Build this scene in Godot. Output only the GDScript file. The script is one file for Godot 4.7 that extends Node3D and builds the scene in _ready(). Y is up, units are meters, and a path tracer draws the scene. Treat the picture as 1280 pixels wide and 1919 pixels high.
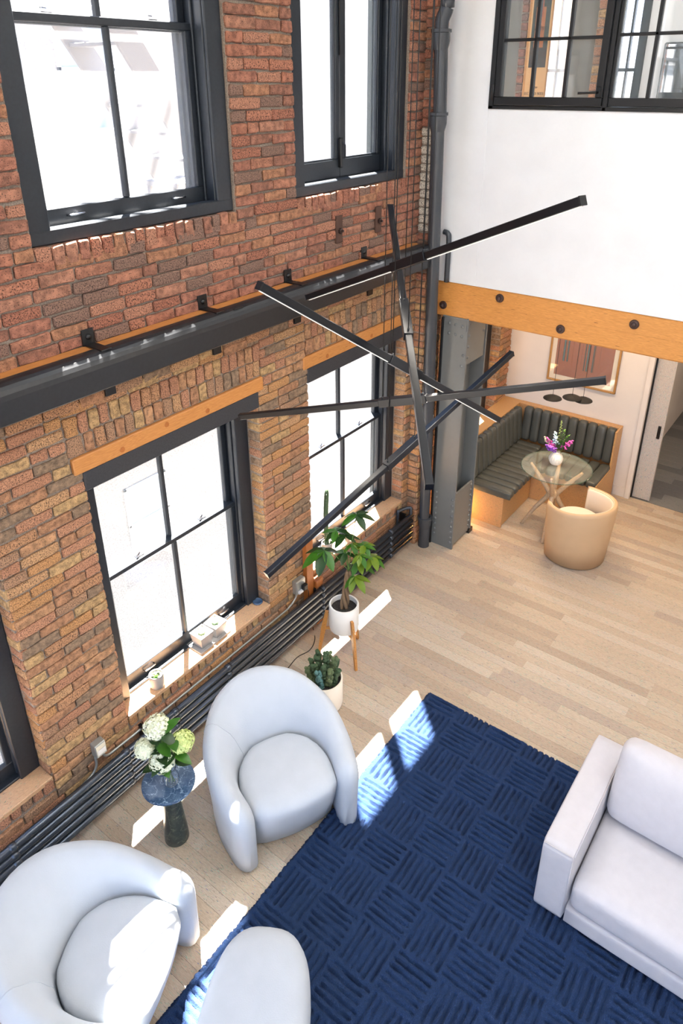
extends Node3D
# A loft living room seen from its mezzanine. Metres, y up. The window wall is x = 0, the floor y = 0.

var M = {}
var T = {}
var rng = RandomNumberGenerator.new()
var cam: Camera3D
var used_names = {}
const WHITE = Color(1, 1, 1)
const SUN_DIR = Vector3(0.317, -1.0, 0.292)

func _ready():
	rng.seed = 7
	make_camera_and_light()
	make_textures()
	make_materials()
	build_shell()
	build_windows()
	build_outside()
	build_mezzanine_room()
	build_steel_and_timber()
	build_floor()
	build_rug()
	build_lounge_chairs()
	build_sofa()
	build_radiator()
	build_nook()
	build_pendants()
	build_plants()
	build_side_table()
	build_small_things()

# ---------------------------------------------------------------- camera, sky, sun, lamps, exposure
func make_camera_and_light():
	cam = Camera3D.new()
	cam.name = "camera"
	var near = 0.05
	cam.set_frustum(2.0 * 959.5 / 1342.035 * near, Vector2(-0.38, -175.64) / 1342.035 * near, near, 120.0)
	cam.transform = Transform3D(Basis(Vector3(0.80000, -0.00409, -0.59998), Vector3(-0.25347, 0.90406, -0.34413), Vector3(0.54383, 0.42739, 0.72222)).orthonormalized(), Vector3(3.1, 4.2, 0.0))
	add_child(cam)
	cam.current = true
	var we = WorldEnvironment.new()
	we.name = "world_environment"
	var e = Environment.new()
	e.background_mode = Environment.BG_SKY
	var sky = Sky.new()
	var sm_ = ProceduralSkyMaterial.new()
	sm_.sky_top_color = Color(0.52, 0.68, 0.92)
	sm_.sky_horizon_color = Color(0.90, 0.94, 1.0)
	sm_.sky_curve = 0.2
	sm_.ground_bottom_color = Color(0.55, 0.53, 0.50)
	sm_.ground_horizon_color = Color(0.78, 0.78, 0.78)
	sm_.sun_angle_max = 1.0
	sm_.sky_energy_multiplier = 1.0
	sky.sky_material = sm_
	e.sky = sky
	e.background_energy_multiplier = 4.5
	e.tonemap_mode = Environment.TONE_MAPPER_LINEAR
	e.tonemap_exposure = 1.2
	e.sdfgi_enabled = true
	e.ssao_enabled = true
	e.ssil_enabled = true
	we.environment = e
	add_child(we)
	var sun = DirectionalLight3D.new()
	sun.name = "sun"
	sun.light_color = Color(1.0, 0.975, 0.94)
	sun.light_energy = 62.0
	sun.light_angular_distance = 0.6
	sun.shadow_enabled = true
	sun.look_at_from_position(Vector3.ZERO, SUN_DIR.normalized(), Vector3.UP)
	add_child(sun)

# an added ceiling fill light: glowing diffuser plus an area light just below it
func added_ceiling_panel(at, sx, sz, energy, col, label):
	var t = thing("unseen_ceiling_light", label, "ceiling light", at, 0.0, "added ceiling fill lights")
	mi("frame", rbox(sx + 0.06, 0.03, sz + 0.06, 0.006), M.white_metal, t, V(0, -0.005, 0))
	mi("diffuser", rbox(sx, 0.01, sz, 0.002), M.lamp_glow, t, V(0, -0.024, 0))
	var a = AreaLight3D.new()
	a.name = "added_fill_area_light"
	a.area_size = Vector2(sx, sz)
	a.light_energy = energy
	a.light_color = col
	a.shadow_enabled = true
	a.position = at + Vector3(0, -0.04, 0)
	a.rotation_degrees = Vector3(-90, 0, 0)
	add_child(a, true)

# ---------------------------------------------------------------- scene tree helpers
func numbered(n):
	if not used_names.has(n):
		used_names[n] = 0
		return n
	used_names[n] += 1
	return "%s_%03d" % [n, used_names[n]]

func tag(o, label, category = "", group = "", kind = ""):
	if label: o.set_meta("label", label)
	if category: o.set_meta("category", category)
	if group: o.set_meta("group", group)
	if kind: o.set_meta("kind", kind)
	return o

func thing(called, label, category, at = Vector3.ZERO, turn = 0.0, group = "", kind = ""):
	var o = Node3D.new()
	o.name = numbered(called)
	add_child(o, true)
	o.position = at
	o.rotation.y = turn
	return tag(o, label, category, group, kind)

func structure(called, label, category, at = Vector3.ZERO):
	return thing(called, label, category, at, 0.0, "", "structure")

func V(x, y, z):
	return Transform3D(Basis(), Vector3(x, y, z))

func mi(called, mesh, mat, parent, xf = Transform3D(), kind = ""):
	var o = MeshInstance3D.new()
	var n = called
	if parent != self:
		var c = parent.get_meta("_n", {})
		if c.has(called):
			c[called] += 1
			n = "%s_%03d" % [called, c[called]]
		else:
			c[called] = 0
		parent.set_meta("_n", c)
	else:
		n = numbered(called)
	o.name = n
	o.mesh = mesh
	o.material_override = mat
	o.transform = xf
	if kind: o.set_meta("kind", kind)
	parent.add_child(o, true)
	return o

# ---------------------------------------------------------------- mesh helpers
# A "soup" is a PackedVector3Array of triangles wound clockwise seen from outside, with a smoothing group number.
func orient(t):
	var c = Vector3.ZERO
	for p in t: c += p
	c /= max(1, t.size())
	var vol = 0.0
	for i in range(0, t.size(), 3):
		vol += (t[i] - c).dot((t[i + 1] - c).cross(t[i + 2] - c))
	if vol > 0.0:
		var o = PackedVector3Array()
		o.resize(t.size())
		for i in range(0, t.size(), 3):
			o[i] = t[i]; o[i + 1] = t[i + 2]; o[i + 2] = t[i + 1]
		return o
	return t

func xform(t, xf):
	return xf * t

func to_mesh(soups, smooth = true):
	var st = SurfaceTool.new()
	st.begin(Mesh.PRIMITIVE_TRIANGLES)
	var g = 0
	for s in soups:
		st.set_smooth_group(g if smooth else -1)
		for p in s: st.add_vertex(p)
		g += 1
	st.generate_normals()
	return st.commit()

func quad(t, a, b, c, d):
	t.append(a); t.append(b); t.append(c)
	t.append(a); t.append(c); t.append(d)

func loft(rings, closed = true, caps = true, wrap = false):
	var t = PackedVector3Array()
	var n = rings.size()
	var m = rings[0].size()
	for i in (n if wrap else n - 1):
		var a = rings[i]
		var b = rings[(i + 1) % n]
		for j in (m if closed else m - 1):
			var k = (j + 1) % m
			quad(t, a[j], a[k], b[k], b[j])
	if caps:
		for e in [0, n - 1]:
			var r = rings[e]
			var c = Vector3.ZERO
			for p in r: c += p
			c /= m
			for j in m:
				var k = (j + 1) % m
				if e == 0:
					t.append(c); t.append(r[k]); t.append(r[j])
				else:
					t.append(c); t.append(r[j]); t.append(r[k])
	return orient(t)

func ring(r, y, seg, cx = 0.0, cz = 0.0):
	var a = PackedVector3Array()
	for i in seg:
		var p = TAU * i / seg
		a.append(Vector3(cx + r * cos(p), y, cz + r * sin(p)))
	return a

# lathe a profile of Vector2(radius, height); sharp corners get their own smoothing group
func lathe(profile, seg = 32):
	var soups = []
	var cur = [profile[0]]
	for i in range(1, profile.size()):
		cur.append(profile[i])
		var sharp = true
		if i < profile.size() - 1:
			var d0 = (profile[i] - profile[i - 1]).normalized()
			var d1 = (profile[i + 1] - profile[i]).normalized()
			sharp = d0.dot(d1) < 0.75
		if sharp:
			soups.append(cur)
			cur = [profile[i]]
	var flat = PackedVector3Array()
	var parts = []
	for s in soups:
		var rings = []
		for p in s: rings.append(ring(max(p.x, 0.0004), p.y, seg))
		var t = PackedVector3Array()
		for i in rings.size() - 1:
			for j in seg:
				var k = (j + 1) % seg
				quad(t, rings[i][j], rings[i][k], rings[i + 1][k], rings[i + 1][j])
		parts.append(t)
		flat.append_array(t)
	var c = Vector3.ZERO
	for p in flat: c += p
	c /= flat.size()
	var vol = 0.0
	for i in range(0, flat.size(), 3): vol += (flat[i] - c).dot((flat[i + 1] - c).cross(flat[i + 2] - c))
	if vol > 0.0:
		for q in parts.size():
			var o = PackedVector3Array()
			for i in range(0, parts[q].size(), 3):
				o.append(parts[q][i]); o.append(parts[q][i + 2]); o.append(parts[q][i + 1])
			parts[q] = o
	return parts

var box_cache = {}
func box_soup(sx, sy, sz, c = 0.003):
	var t = PackedVector3Array()
	var h = Vector3(sx, sy, sz) / 2.0
	c = min(c, min(h.x, min(h.y, h.z)) * 0.9)
	var P = func(s, ax):  # corner with signs s, pulled in on the two axes other than ax
		var v = Vector3(s.x * h.x, s.y * h.y, s.z * h.z)
		for k in 3:
			if k != ax: v[k] -= s[k] * c
		return v
	for ax in 3:
		var u = (ax + 1) % 3
		var w = (ax + 2) % 3
		for sg in [-1, 1]:
			var cs = []
			for q in [[-1, -1], [1, -1], [1, 1], [-1, 1]]:
				var s = Vector3(); s[ax] = sg; s[u] = q[0]; s[w] = q[1]
				cs.append(P.call(s, ax))
			quad(t, cs[0], cs[1], cs[2], cs[3]) if sg < 0 else quad(t, cs[3], cs[2], cs[1], cs[0])
		for q in [[-1, -1], [1, -1], [1, 1], [-1, 1]]:  # edges along ax
			var s0 = Vector3(); s0[ax] = -1; s0[u] = q[0]; s0[w] = q[1]
			var s1 = s0; s1[ax] = 1
			var a = P.call(s0, u); var b = P.call(s1, u); var d = P.call(s1, w); var e = P.call(s0, w)
			if q[0] * q[1] > 0: quad(t, a, b, d, e)
			else: quad(t, e, d, b, a)
	for i in 8:
		var s = Vector3(-1 if i & 1 else 1, -1 if i & 2 else 1, -1 if i & 4 else 1)
		var a = P.call(s, 0); var b = P.call(s, 1); var d = P.call(s, 2)
		if s.x * s.y * s.z > 0:
			t.append(a); t.append(d); t.append(b)
		else:
			t.append(a); t.append(b); t.append(d)
	return fix_out(t)

# turn every triangle of a convex shape round the origin so that it faces outwards
func fix_out(t):
	for i in range(0, t.size(), 3):
		var n = (t[i + 1] - t[i]).cross(t[i + 2] - t[i])
		if n.dot(t[i] + t[i + 1] + t[i + 2]) > 0.0:
			var k = t[i + 1]; t[i + 1] = t[i + 2]; t[i + 2] = k
	return t

func rbox(sx, sy, sz, c = 0.003):
	var key = "%.4f_%.4f_%.4f_%.4f" % [sx, sy, sz, c]
	if not box_cache.has(key):
		box_cache[key] = to_mesh([box_soup(sx, sy, sz, c)], false)
	return box_cache[key]

# box between two corners, as a soup
func bx(x0, y0, z0, x1, y1, z1, c = 0.003):
	return xform(box_soup(abs(x1 - x0), abs(y1 - y0), abs(z1 - z0), c), V((x0 + x1) / 2.0, (y0 + y1) / 2.0, (z0 + z1) / 2.0))

func boxes(list, c = 0.003):
	var s = []
	for b in list: s.append(bx(b[0], b[1], b[2], b[3], b[4], b[5], c))
	return to_mesh(s, false)

# rounded, optionally puffed cushion: a cube grid pushed onto a rounded box
func soft_soup(sx, sy, sz, r, n = 7, puff = 0.0, axis = 1):
	var t = PackedVector3Array()
	var h = Vector3(sx, sy, sz) / 2.0
	r = min(r, min(h.x, min(h.y, h.z)))
	var F = func(q):
		var p = Vector3(q.x * h.x, q.y * h.y, q.z * h.z)
		var inner = Vector3(clamp(p.x, -h.x + r, h.x - r), clamp(p.y, -h.y + r, h.y - r), clamp(p.z, -h.z + r, h.z - r))
		var d = p - inner
		if d.length() > 0.00001: p = inner + d.normalized() * r
		if puff != 0.0:
			var b = 1.0
			for k in 3:
				if k != axis: b *= 1.0 - pow(abs(q[k]), 2.4)
			p[axis] += signf(q[axis]) * puff * b * min(1.0, abs(q[axis]) * 1.2)
		return p
	for ax in 3:
		var u = (ax + 1) % 3
		var w = (ax + 2) % 3
		for sg in [-1.0, 1.0]:
			var g = []
			for i in n + 1:
				var row = []
				for j in n + 1:
					var q = Vector3(); q[ax] = sg
					# denser near the edges, where it bends
					q[u] = sin((float(i) / n - 0.5) * PI) * 0.75 + (2.0 * i / n - 1.0) * 0.25
					q[w] = sin((float(j) / n - 0.5) * PI) * 0.75 + (2.0 * j / n - 1.0) * 0.25
					row.append(F.call(q))
				g.append(row)
			for i in n:
				for j in n:
					quad(t, g[i][j], g[i + 1][j], g[i + 1][j + 1], g[i][j + 1])
	return fix_out(t)

func soft(sx, sy, sz, r, n = 7, puff = 0.0, axis = 1):
	return to_mesh([soft_soup(sx, sy, sz, r, n, puff, axis)])

# tube along points with radii
func tube(pts, radius, seg = 10, caps = true):
	var rings = []
	var n = pts.size()
	var up = Vector3.UP
	var prev = Vector3.ZERO
	for i in n:
		var d = (pts[min(i + 1, n - 1)] - pts[max(i - 1, 0)]).normalized()
		var s = prev
		if i == 0:
			s = d.cross(up)
			if s.length() < 0.01: s = d.cross(Vector3.RIGHT)
		s = (s - d * s.dot(d)).normalized()
		prev = s
		var w = d.cross(s)
		var r = radius[i] if radius is Array else radius
		var a = PackedVector3Array()
		for j in seg:
			var p = TAU * j / seg
			a.append(pts[i] + (s * cos(p) + w * sin(p)) * r)
		rings.append(a)
	return loft(rings, true, caps)

func smooth_path(ctrl, k = 6):
	var c = Curve3D.new()
	var n = ctrl.size()
	for i in n:
		var d = (ctrl[min(i + 1, n - 1)] - ctrl[max(i - 1, 0)]) / 6.0
		c.add_point(ctrl[i], -d, d)
	var out = []
	for i in n - 1:
		for j in k: out.append(c.sample(i, float(j) / k))
	out.append(ctrl[n - 1])
	return out

# square bar from a to b, with one pair of faces as near to vertical as can be
func bar_xf(a, b):
	var d = (b - a).normalized()
	var s = d.cross(Vector3.UP).normalized()
	var u = s.cross(d).normalized()
	return Transform3D(Basis(d, u, s), (a + b) / 2.0)

# a leaf blade along +x, folded a little and drooping, about 14 triangles
func leaf_soup(l, w, droop = 0.15, fold = 0.12):
	var t = PackedVector3Array()
	var prof = [[0.0, 0.02], [0.2, 0.42], [0.45, 0.5], [0.7, 0.4], [0.88, 0.2], [1.0, 0.01]]
	var L = []
	for p in prof:
		var x = p[0] * l
		var y = -droop * l * p[0] * p[0]
		L.append([Vector3(x, y + fold * w * p[1], -w * p[1]), Vector3(x, y, 0), Vector3(x, y + fold * w * p[1], w * p[1])])
	for i in L.size() - 1:
		quad(t, L[i][0], L[i][1], L[i + 1][1], L[i + 1][0])
		quad(t, L[i][1], L[i][2], L[i + 1][2], L[i + 1][1])
	return t

func ball_soup(r, sy = 1.0, a = 8, b = 6):
	var rings = []
	for i in b + 1:
		var f = PI * i / b
		rings.append(ring(max(r * sin(f), 0.0002), -r * sy * cos(f), a))
	return loft(rings, true, false)
# ---------------------------------------------------------------- textures (all computed)
func noise_bytes(freq, seed_, oct = 4, type = FastNoiseLite.TYPE_SIMPLEX_SMOOTH, w = 512, h = 512):
	var n = FastNoiseLite.new()
	n.noise_type = type
	n.frequency = freq
	n.seed = seed_
	n.fractal_octaves = oct
	if type == FastNoiseLite.TYPE_CELLULAR:
		n.cellular_return_type = FastNoiseLite.RETURN_DISTANCE
	var im = n.get_seamless_image(w, h)
	im.convert(Image.FORMAT_L8)
	return im.get_data()

func tex_from(bytes, w = 512, h = 512, fmt = Image.FORMAT_RGB8):
	return ImageTexture.create_from_image(Image.create_from_data(w, h, false, fmt, bytes))

# grey multiplier texture: lo..hi over the noise, with dark pits where the second noise is low
func mottle(b1, lo, hi, b2 = null, pit_at = 0, pit = 0.5):
	var o = PackedByteArray()
	o.resize(b1.size())
	for i in b1.size():
		var v = lo + (hi - lo) * b1[i] / 255.0
		if b2 != null and b2[i] < pit_at: v *= pit
		o[i] = int(clamp(v, 0.0, 1.0) * 255.0)
	return tex_from(o, 512, 512, Image.FORMAT_L8)

func color_tex(b1, c0, c1, b2 = null, c2 = WHITE, at = 255, soft_ = 20.0):
	var lut = []
	for i in 256: lut.append(c0.lerp(c1, i / 255.0))
	var o = PackedByteArray()
	o.resize(b1.size() * 3)
	for i in b1.size():
		var c = lut[b1[i]]
		if b2 != null:
			var k = clamp((b2[i] - at) / soft_, 0.0, 1.0)
			if k > 0.0: c = c.lerp(c2, k)
		o[i * 3] = int(c.r * 255.0); o[i * 3 + 1] = int(c.g * 255.0); o[i * 3 + 2] = int(c.b * 255.0)
	return tex_from(o)

func make_textures():
	var low = noise_bytes(0.012, 3, 4)
	var mid = noise_bytes(0.05, 5, 3)
	var fine = noise_bytes(0.25, 9, 2)
	var cell = noise_bytes(0.11, 11, 2, FastNoiseLite.TYPE_PERLIN)
	T.brick_a = mottle(mid, 0.70, 1.12, cell, 82, 0.42)
	T.brick_b = mottle(low, 0.66, 1.10, cell, 66, 0.55)
	# heights for the brick faces: pitted and sandy
	var hb = PackedByteArray()
	hb.resize(mid.size())
	for i in mid.size():
		var v = mid[i] * 0.5 + fine[i] * 0.35
		if cell[i] < 82: v -= 60.0
		hb[i] = int(clamp(v, 0.0, 255.0))
	T.brick_h = tex_from(hb, 512, 512, Image.FORMAT_L8)
	T.mortar = mottle(mid, 0.72, 1.05, fine, 60, 0.8)
	T.fine_h = tex_from(fine, 512, 512, Image.FORMAT_L8)
	T.plaster = mottle(low, 0.97, 1.0)
	# wood grain: stretched along u by the uv scale of its users
	var g1 = noise_bytes(0.02, 21, 4)
	var g2 = noise_bytes(0.09, 22, 3)
	var gr = PackedByteArray()
	gr.resize(g1.size())
	for i in g1.size():
		var ringy = 0.5 + 0.5 * sin(g1[i] * 0.22)
		gr[i] = int(clamp(150.0 + 60.0 * ringy + 45.0 * (g2[i] / 255.0), 0, 255))
	T.grain = tex_from(gr, 512, 512, Image.FORMAT_L8)
	T.oak = color_tex(gr, Color(0.60, 0.55, 0.50), Color(1.03, 1.03, 1.03))
	T.timber = color_tex(gr, Color(0.62, 0.50, 0.38), Color(1.0, 1.0, 1.0), cell, Color(0.30, 0.17, 0.08), 214, 14.0)
	# carpet pile: two blues with pale flecks
	T.rug = color_tex(fine, Color(0.42, 0.42, 0.45), Color(1.0, 1.0, 1.0), noise_bytes(0.33, 31, 1), Color(1.0, 1.0, 1.0), 192, 30.0)
	# marble: dark ground blued to paint in reflected sky, white veins at the crest of a folded noise
	var mv = PackedByteArray()
	mv.resize(low.size())
	var warp = noise_bytes(0.009, 41, 5)
	var warp2 = noise_bytes(0.016, 43, 5)
	for i in low.size():
		var v1 = 1.0 - abs(warp[i] - 128.0) / 128.0
		var v2 = 1.0 - abs(warp2[i] - 128.0) / 128.0
		mv[i] = int(clamp((pow(v1, 34.0) + 0.6 * pow(v2, 50.0)) * 190.0 + low[i] * 0.30, 0, 255))
	T.marble = color_tex(mv, Color(0.15, 0.24, 0.35), Color(0.74, 0.82, 0.88))
	T.soil = color_tex(fine, Color(0.02, 0.018, 0.016), Color(0.16, 0.14, 0.13), noise_bytes(0.2, 51, 1), Color(0.78, 0.76, 0.74), 205, 10.0)
	T.leaf = color_tex(low, Color(0.80, 0.90, 0.75), Color(1.0, 1.0, 1.0), mid, Color(1.0, 0.95, 0.45), 190, 40.0)
	T.metal = mottle(mid, 0.85, 1.05)
	# framed print: terracotta paper with groups of thin upright stripes
	var art = Image.create(512, 512, false, Image.FORMAT_RGB8)
	art.fill(Color(0.58, 0.33, 0.24))
	for q in [[64, 20], [78, 8], [100, 14], [258, 10], [280, 16], [300, 6], [330, 12], [344, 6]]:
		art.fill_rect(Rect2i(q[0], 0, q[1], 395 if q[0] < 200 else 440), Color(0.16, 0.10, 0.09))
		art.fill_rect(Rect2i(q[0] + 3, 0, max(2, q[1] - 8), 395 if q[0] < 200 else 440), Color(0.22, 0.42, 0.46) if q[1] > 9 else Color(0.62, 0.36, 0.27))
	for x in [150, 206, 232, 392]:
		art.fill_rect(Rect2i(x, 0, 2, 400), Color(0.28, 0.15, 0.12))
	T.art = ImageTexture.create_from_image(art)
	# mezzanine poster: flat print of soft blocks
	var po = Image.create(128, 256, false, Image.FORMAT_RGB8)
	po.fill(Color(0.80, 0.62, 0.40))
	po.fill_rect(Rect2i(10, 10, 108, 150), Color(0.12, 0.20, 0.18))
	po.fill_rect(Rect2i(30, 70, 60, 90), Color(0.62, 0.36, 0.18))
	po.fill_rect(Rect2i(44, 50, 30, 40), Color(0.55, 0.26, 0.16))
	po.fill_rect(Rect2i(10, 150, 108, 40), Color(0.14, 0.11, 0.09))
	T.poster = ImageTexture.create_from_image(po)

func sm(called, c, rough = 0.6, opt = {}):
	var m = StandardMaterial3D.new()
	m.resource_name = called
	m.albedo_color = c
	m.roughness = rough
	for k in opt: m.set(k, opt[k])
	M[called] = m
	return m

func tri(m, tex, scale, world = true):
	m.albedo_texture = tex
	m.uv1_triplanar = true
	m.uv1_world_triplanar = world
	m.uv1_scale = scale if scale is Vector3 else Vector3.ONE * scale
	m.uv1_triplanar_sharpness = 4.0
	return m

func bump(m, tex, h):
	m.heightmap_enabled = true
	m.heightmap_texture = tex
	m.heightmap_scale = h
	return m

var lower_bricks = []
var upper_bricks = []
func make_materials():
	var lo = [Color(0.750, 0.561, 0.405), Color(0.730, 0.537, 0.386), Color(0.770, 0.591, 0.423), Color(0.710, 0.517, 0.377), Color(0.750, 0.537, 0.409), Color(0.680, 0.522, 0.400), Color(0.770, 0.621, 0.432), Color(0.730, 0.517, 0.391), Color(0.780, 0.571, 0.372), Color(0.600, 0.492, 0.391)]
	var up = [Color(0.690, 0.458, 0.356), Color(0.670, 0.439, 0.342), Color(0.700, 0.473, 0.370), Color(0.650, 0.420, 0.328), Color(0.690, 0.482, 0.384), Color(0.610, 0.415, 0.333), Color(0.710, 0.497, 0.393), Color(0.670, 0.444, 0.356), Color(0.700, 0.492, 0.365), Color(0.550, 0.425, 0.361)]
	for i in 10:
		var a = bump(tri(sm("lower_brick_%d" % i, lo[i], 0.92), T.brick_a if i % 3 else T.brick_b, 2.6 + 0.13 * i), T.brick_h, 0.45)
		a.uv1_offset = Vector3(0.13 * i, 0.31 * i, 0.47 * i)
		lower_bricks.append(a)
		var b = bump(tri(sm("upper_brick_%d" % i, up[i], 0.92), T.brick_b if i % 3 else T.brick_a, 2.2 + 0.11 * i), T.brick_h, 0.3)
		b.uv1_offset = Vector3(0.17 * i, 0.29 * i, 0.41 * i)
		upper_bricks.append(b)
	bump(tri(sm("mortar", Color(0.66, 0.595, 0.53), 0.95), T.mortar, 3.0), T.fine_h, 0.3)
	tri(sm("white_wall", Color(0.93, 0.93, 0.925), 0.75), T.plaster, 0.4)
	tri(sm("nook_wall", Color(0.87, 0.845, 0.82), 0.75), T.plaster, 0.4)
	sm("white_metal", Color(0.85, 0.85, 0.85), 0.5)
	sm("lamp_glow", Color(0.9, 0.9, 0.9), 0.5, {"emission_enabled": true, "emission": Color(1, 0.97, 0.92), "emission_energy_multiplier": 2.0})
	sm("led_glow", Color(0.75, 0.75, 0.75), 0.4, {"emission_enabled": true, "emission": Color(1, 0.97, 0.92), "emission_energy_multiplier": 0.55})
	# dark slate paint on window frames, and the steel
	tri(sm("frame_paint", Color(0.135, 0.155, 0.18), 0.36), T.metal, 1.5)
	tri(sm("header_paint", Color(0.20, 0.20, 0.21), 0.7), T.metal, 2.5)
	tri(sm("steel_paint", Color(0.43, 0.435, 0.425), 0.42), T.plaster, 1.7)
	tri(sm("beam_paint", Color(0.135, 0.14, 0.15), 0.34), T.metal, 1.2)
	sm("pipe_paint", Color(0.235, 0.245, 0.26), 0.24)
	sm("radiator_paint", Color(0.30, 0.325, 0.36), 0.26, {"metallic": 0.65})
	sm("black_metal", Color(0.055, 0.055, 0.06), 0.35)
	sm("bar_metal", Color(0.075, 0.08, 0.095), 0.28, {"metallic": 0.35})
	sm("black_frame", Color(0.06, 0.06, 0.062), 0.4)
	sm("rust", Color(0.30, 0.20, 0.15), 0.8)
	sm("bolt_iron", Color(0.27, 0.20, 0.18), 0.38, {"metallic": 0.4})
	sm("galvanised", Color(0.68, 0.69, 0.67), 0.38, {"metallic": 0.6})
	sm("chrome", Color(0.8, 0.8, 0.82), 0.15, {"metallic": 1.0})
	sm("glass", Color(0.92, 0.97, 0.97, 0.05), 0.02, {"transparency": BaseMaterial3D.TRANSPARENCY_ALPHA, "metallic_specular": 0.5})
	sm("dusty_glass", Color(0.95, 0.97, 1.0, 0.10), 0.5, {"transparency": BaseMaterial3D.TRANSPARENCY_ALPHA, "backlight_enabled": true, "backlight": Color(0.9, 0.9, 0.9)})
	sm("table_glass", Color(0.85, 0.93, 0.90, 0.05), 0.02, {"transparency": BaseMaterial3D.TRANSPARENCY_ALPHA})
	sm("glass_edge", Color(0.10, 0.34, 0.27, 0.55), 0.05, {"transparency": BaseMaterial3D.TRANSPARENCY_ALPHA})
	sm("vase_glass", Color(0.95, 0.98, 1.0, 0.04), 0.0, {"refraction_enabled": true, "refraction_scale": 0.045})
	# woods
	tri(sm("timber", Color(0.87, 0.61, 0.31), 0.5), T.timber, Vector3(0.16, 2.4, 2.4))
	tri(sm("timber_z", Color(0.80, 0.55, 0.30), 0.55), T.timber, Vector3(2.4, 2.4, 0.16))
	tri(sm("timber_y", Color(0.70, 0.42, 0.18), 0.55), T.timber, Vector3(2.4, 0.16, 2.4))
	tri(sm("sill_oak", Color(0.80, 0.64, 0.49), 0.5), T.oak, Vector3(3.0, 3.0, 0.4))
	tri(sm("bench_oak", Color(0.80, 0.62, 0.41), 0.5), T.oak, Vector3(2.5, 0.5, 2.5))
	tri(sm("bench_oak_x", Color(0.80, 0.62, 0.43), 0.5), T.oak, Vector3(0.5, 2.5, 2.5))
	tri(sm("pale_oak", Color(0.78, 0.68, 0.56), 0.45), T.oak, Vector3(1.2, 1.2, 1.2))
	tri(sm("stand_oak", Color(0.76, 0.53, 0.27), 0.5), T.oak, Vector3(2.0, 0.4, 2.0))
	tri(sm("frame_oak", Color(0.70, 0.52, 0.30), 0.5), T.oak, Vector3(1.0, 1.0, 1.0))
	tri(sm("grey_wood", Color(0.78, 0.76, 0.74), 0.55), T.oak, Vector3(2.0, 0.5, 2.0))
	for i in 10:
		var base = [Color(0.758, 0.703, 0.630), Color(0.744, 0.678, 0.601), Color(0.783, 0.733, 0.666), Color(0.729, 0.658, 0.581), Color(0.769, 0.718, 0.655), Color(0.749, 0.688, 0.610), Color(0.700, 0.629, 0.556), Color(0.773, 0.713, 0.635), Color(0.705, 0.644, 0.586), Color(0.758, 0.693, 0.616)][i]
		var p = tri(sm("oak_floor_%d" % i, base, 0.42), T.oak, Vector3(0.25, 2.0, 3.4))
		p.uv1_offset = Vector3(0.23 * i, 0.0, 0.37 * i)
	tri(sm("hall_floor", Color(0.50, 0.51, 0.52), 0.4), T.oak, Vector3(0.25, 2.0, 3.4))
	tri(sm("hall_floor_dark", Color(0.42, 0.43, 0.45), 0.4), T.oak, Vector3(0.25, 2.0, 3.4))
	sm("matte_black", Color(0.035, 0.035, 0.037), 0.75)
	sm("floor_gap", Color(0.30, 0.22, 0.15), 0.8)
	# textiles
	bump(tri(sm("boucle", Color(0.715, 0.74, 0.77), 0.95, {"rim_enabled": true, "rim": 0.25}), T.plaster, 1.0), T.fine_h, 0.05)
	M.boucle.heightmap_scale = 0.04
	bump(tri(sm("sofa_linen", Color(0.77, 0.755, 0.765), 0.95, {"rim_enabled": true, "rim": 0.2}), T.plaster, 2.0), T.fine_h, 0.05)
	bump(tri(sm("tan_leather", Color(0.79, 0.66, 0.51), 0.6), T.plaster, 1.0), T.fine_h, 0.03)
	sm("cream_leather", Color(0.87, 0.82, 0.76), 0.6)
	sm("grey_leather", Color(0.285, 0.295, 0.28), 0.42)
	bump(tri(sm("rug_pile", Color(0.105, 0.25, 0.445), 1.0), T.rug, 1.9), T.fine_h, 0.5)
	# ceramics, stone, plants
	sm("white_ceramic", Color(0.90, 0.89, 0.86), 0.35)
	sm("warm_ceramic", Color(0.90, 0.87, 0.81), 0.45)
	sm("grey_ceramic", Color(0.56, 0.55, 0.54), 0.5)
	tri(sm("marble", Color(1, 1, 1), 0.10), T.marble, 1.7)
	tri(sm("marble_base", Color(0.80, 0.76, 0.62), 0.3), T.marble, 1.3)
	tri(sm("soil", Color(1, 1, 1), 1.0), T.soil, 6.0)
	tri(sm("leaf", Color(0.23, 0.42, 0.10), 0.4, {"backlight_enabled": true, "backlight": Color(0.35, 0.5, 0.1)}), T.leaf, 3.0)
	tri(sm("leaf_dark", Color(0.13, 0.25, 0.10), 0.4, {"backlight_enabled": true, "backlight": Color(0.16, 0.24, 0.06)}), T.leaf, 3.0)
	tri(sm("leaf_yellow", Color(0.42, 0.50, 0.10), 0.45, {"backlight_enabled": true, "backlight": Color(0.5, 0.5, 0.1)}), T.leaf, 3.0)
	sm("stem", Color(0.30, 0.42, 0.16), 0.6)
	bump(tri(sm("bark", Color(0.62, 0.50, 0.37), 0.9), T.grain, Vector3(8, 2, 8)), T.grain, 0.3)
	bump(tri(sm("cactus", Color(0.36, 0.48, 0.33), 0.8), T.brick_a, 14.0), T.fine_h, 0.3)
	bump(tri(sm("cactus_pale", Color(0.50, 0.58, 0.40), 0.8), T.brick_a, 14.0), T.fine_h, 0.3)
	sm("cactus_blue", Color(0.30, 0.46, 0.45), 0.8)
	sm("petal_white", Color(0.92, 0.93, 0.82), 0.7, {"backlight_enabled": true, "backlight": Color(0.4, 0.42, 0.33)})
	sm("petal_green", Color(0.83, 0.88, 0.58), 0.7, {"backlight_enabled": true, "backlight": Color(0.35, 0.4, 0.2)})
	sm("petal_purple", Color(0.52, 0.30, 0.72), 0.7)
	sm("petal_magenta", Color(0.72, 0.28, 0.62), 0.7)
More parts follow.
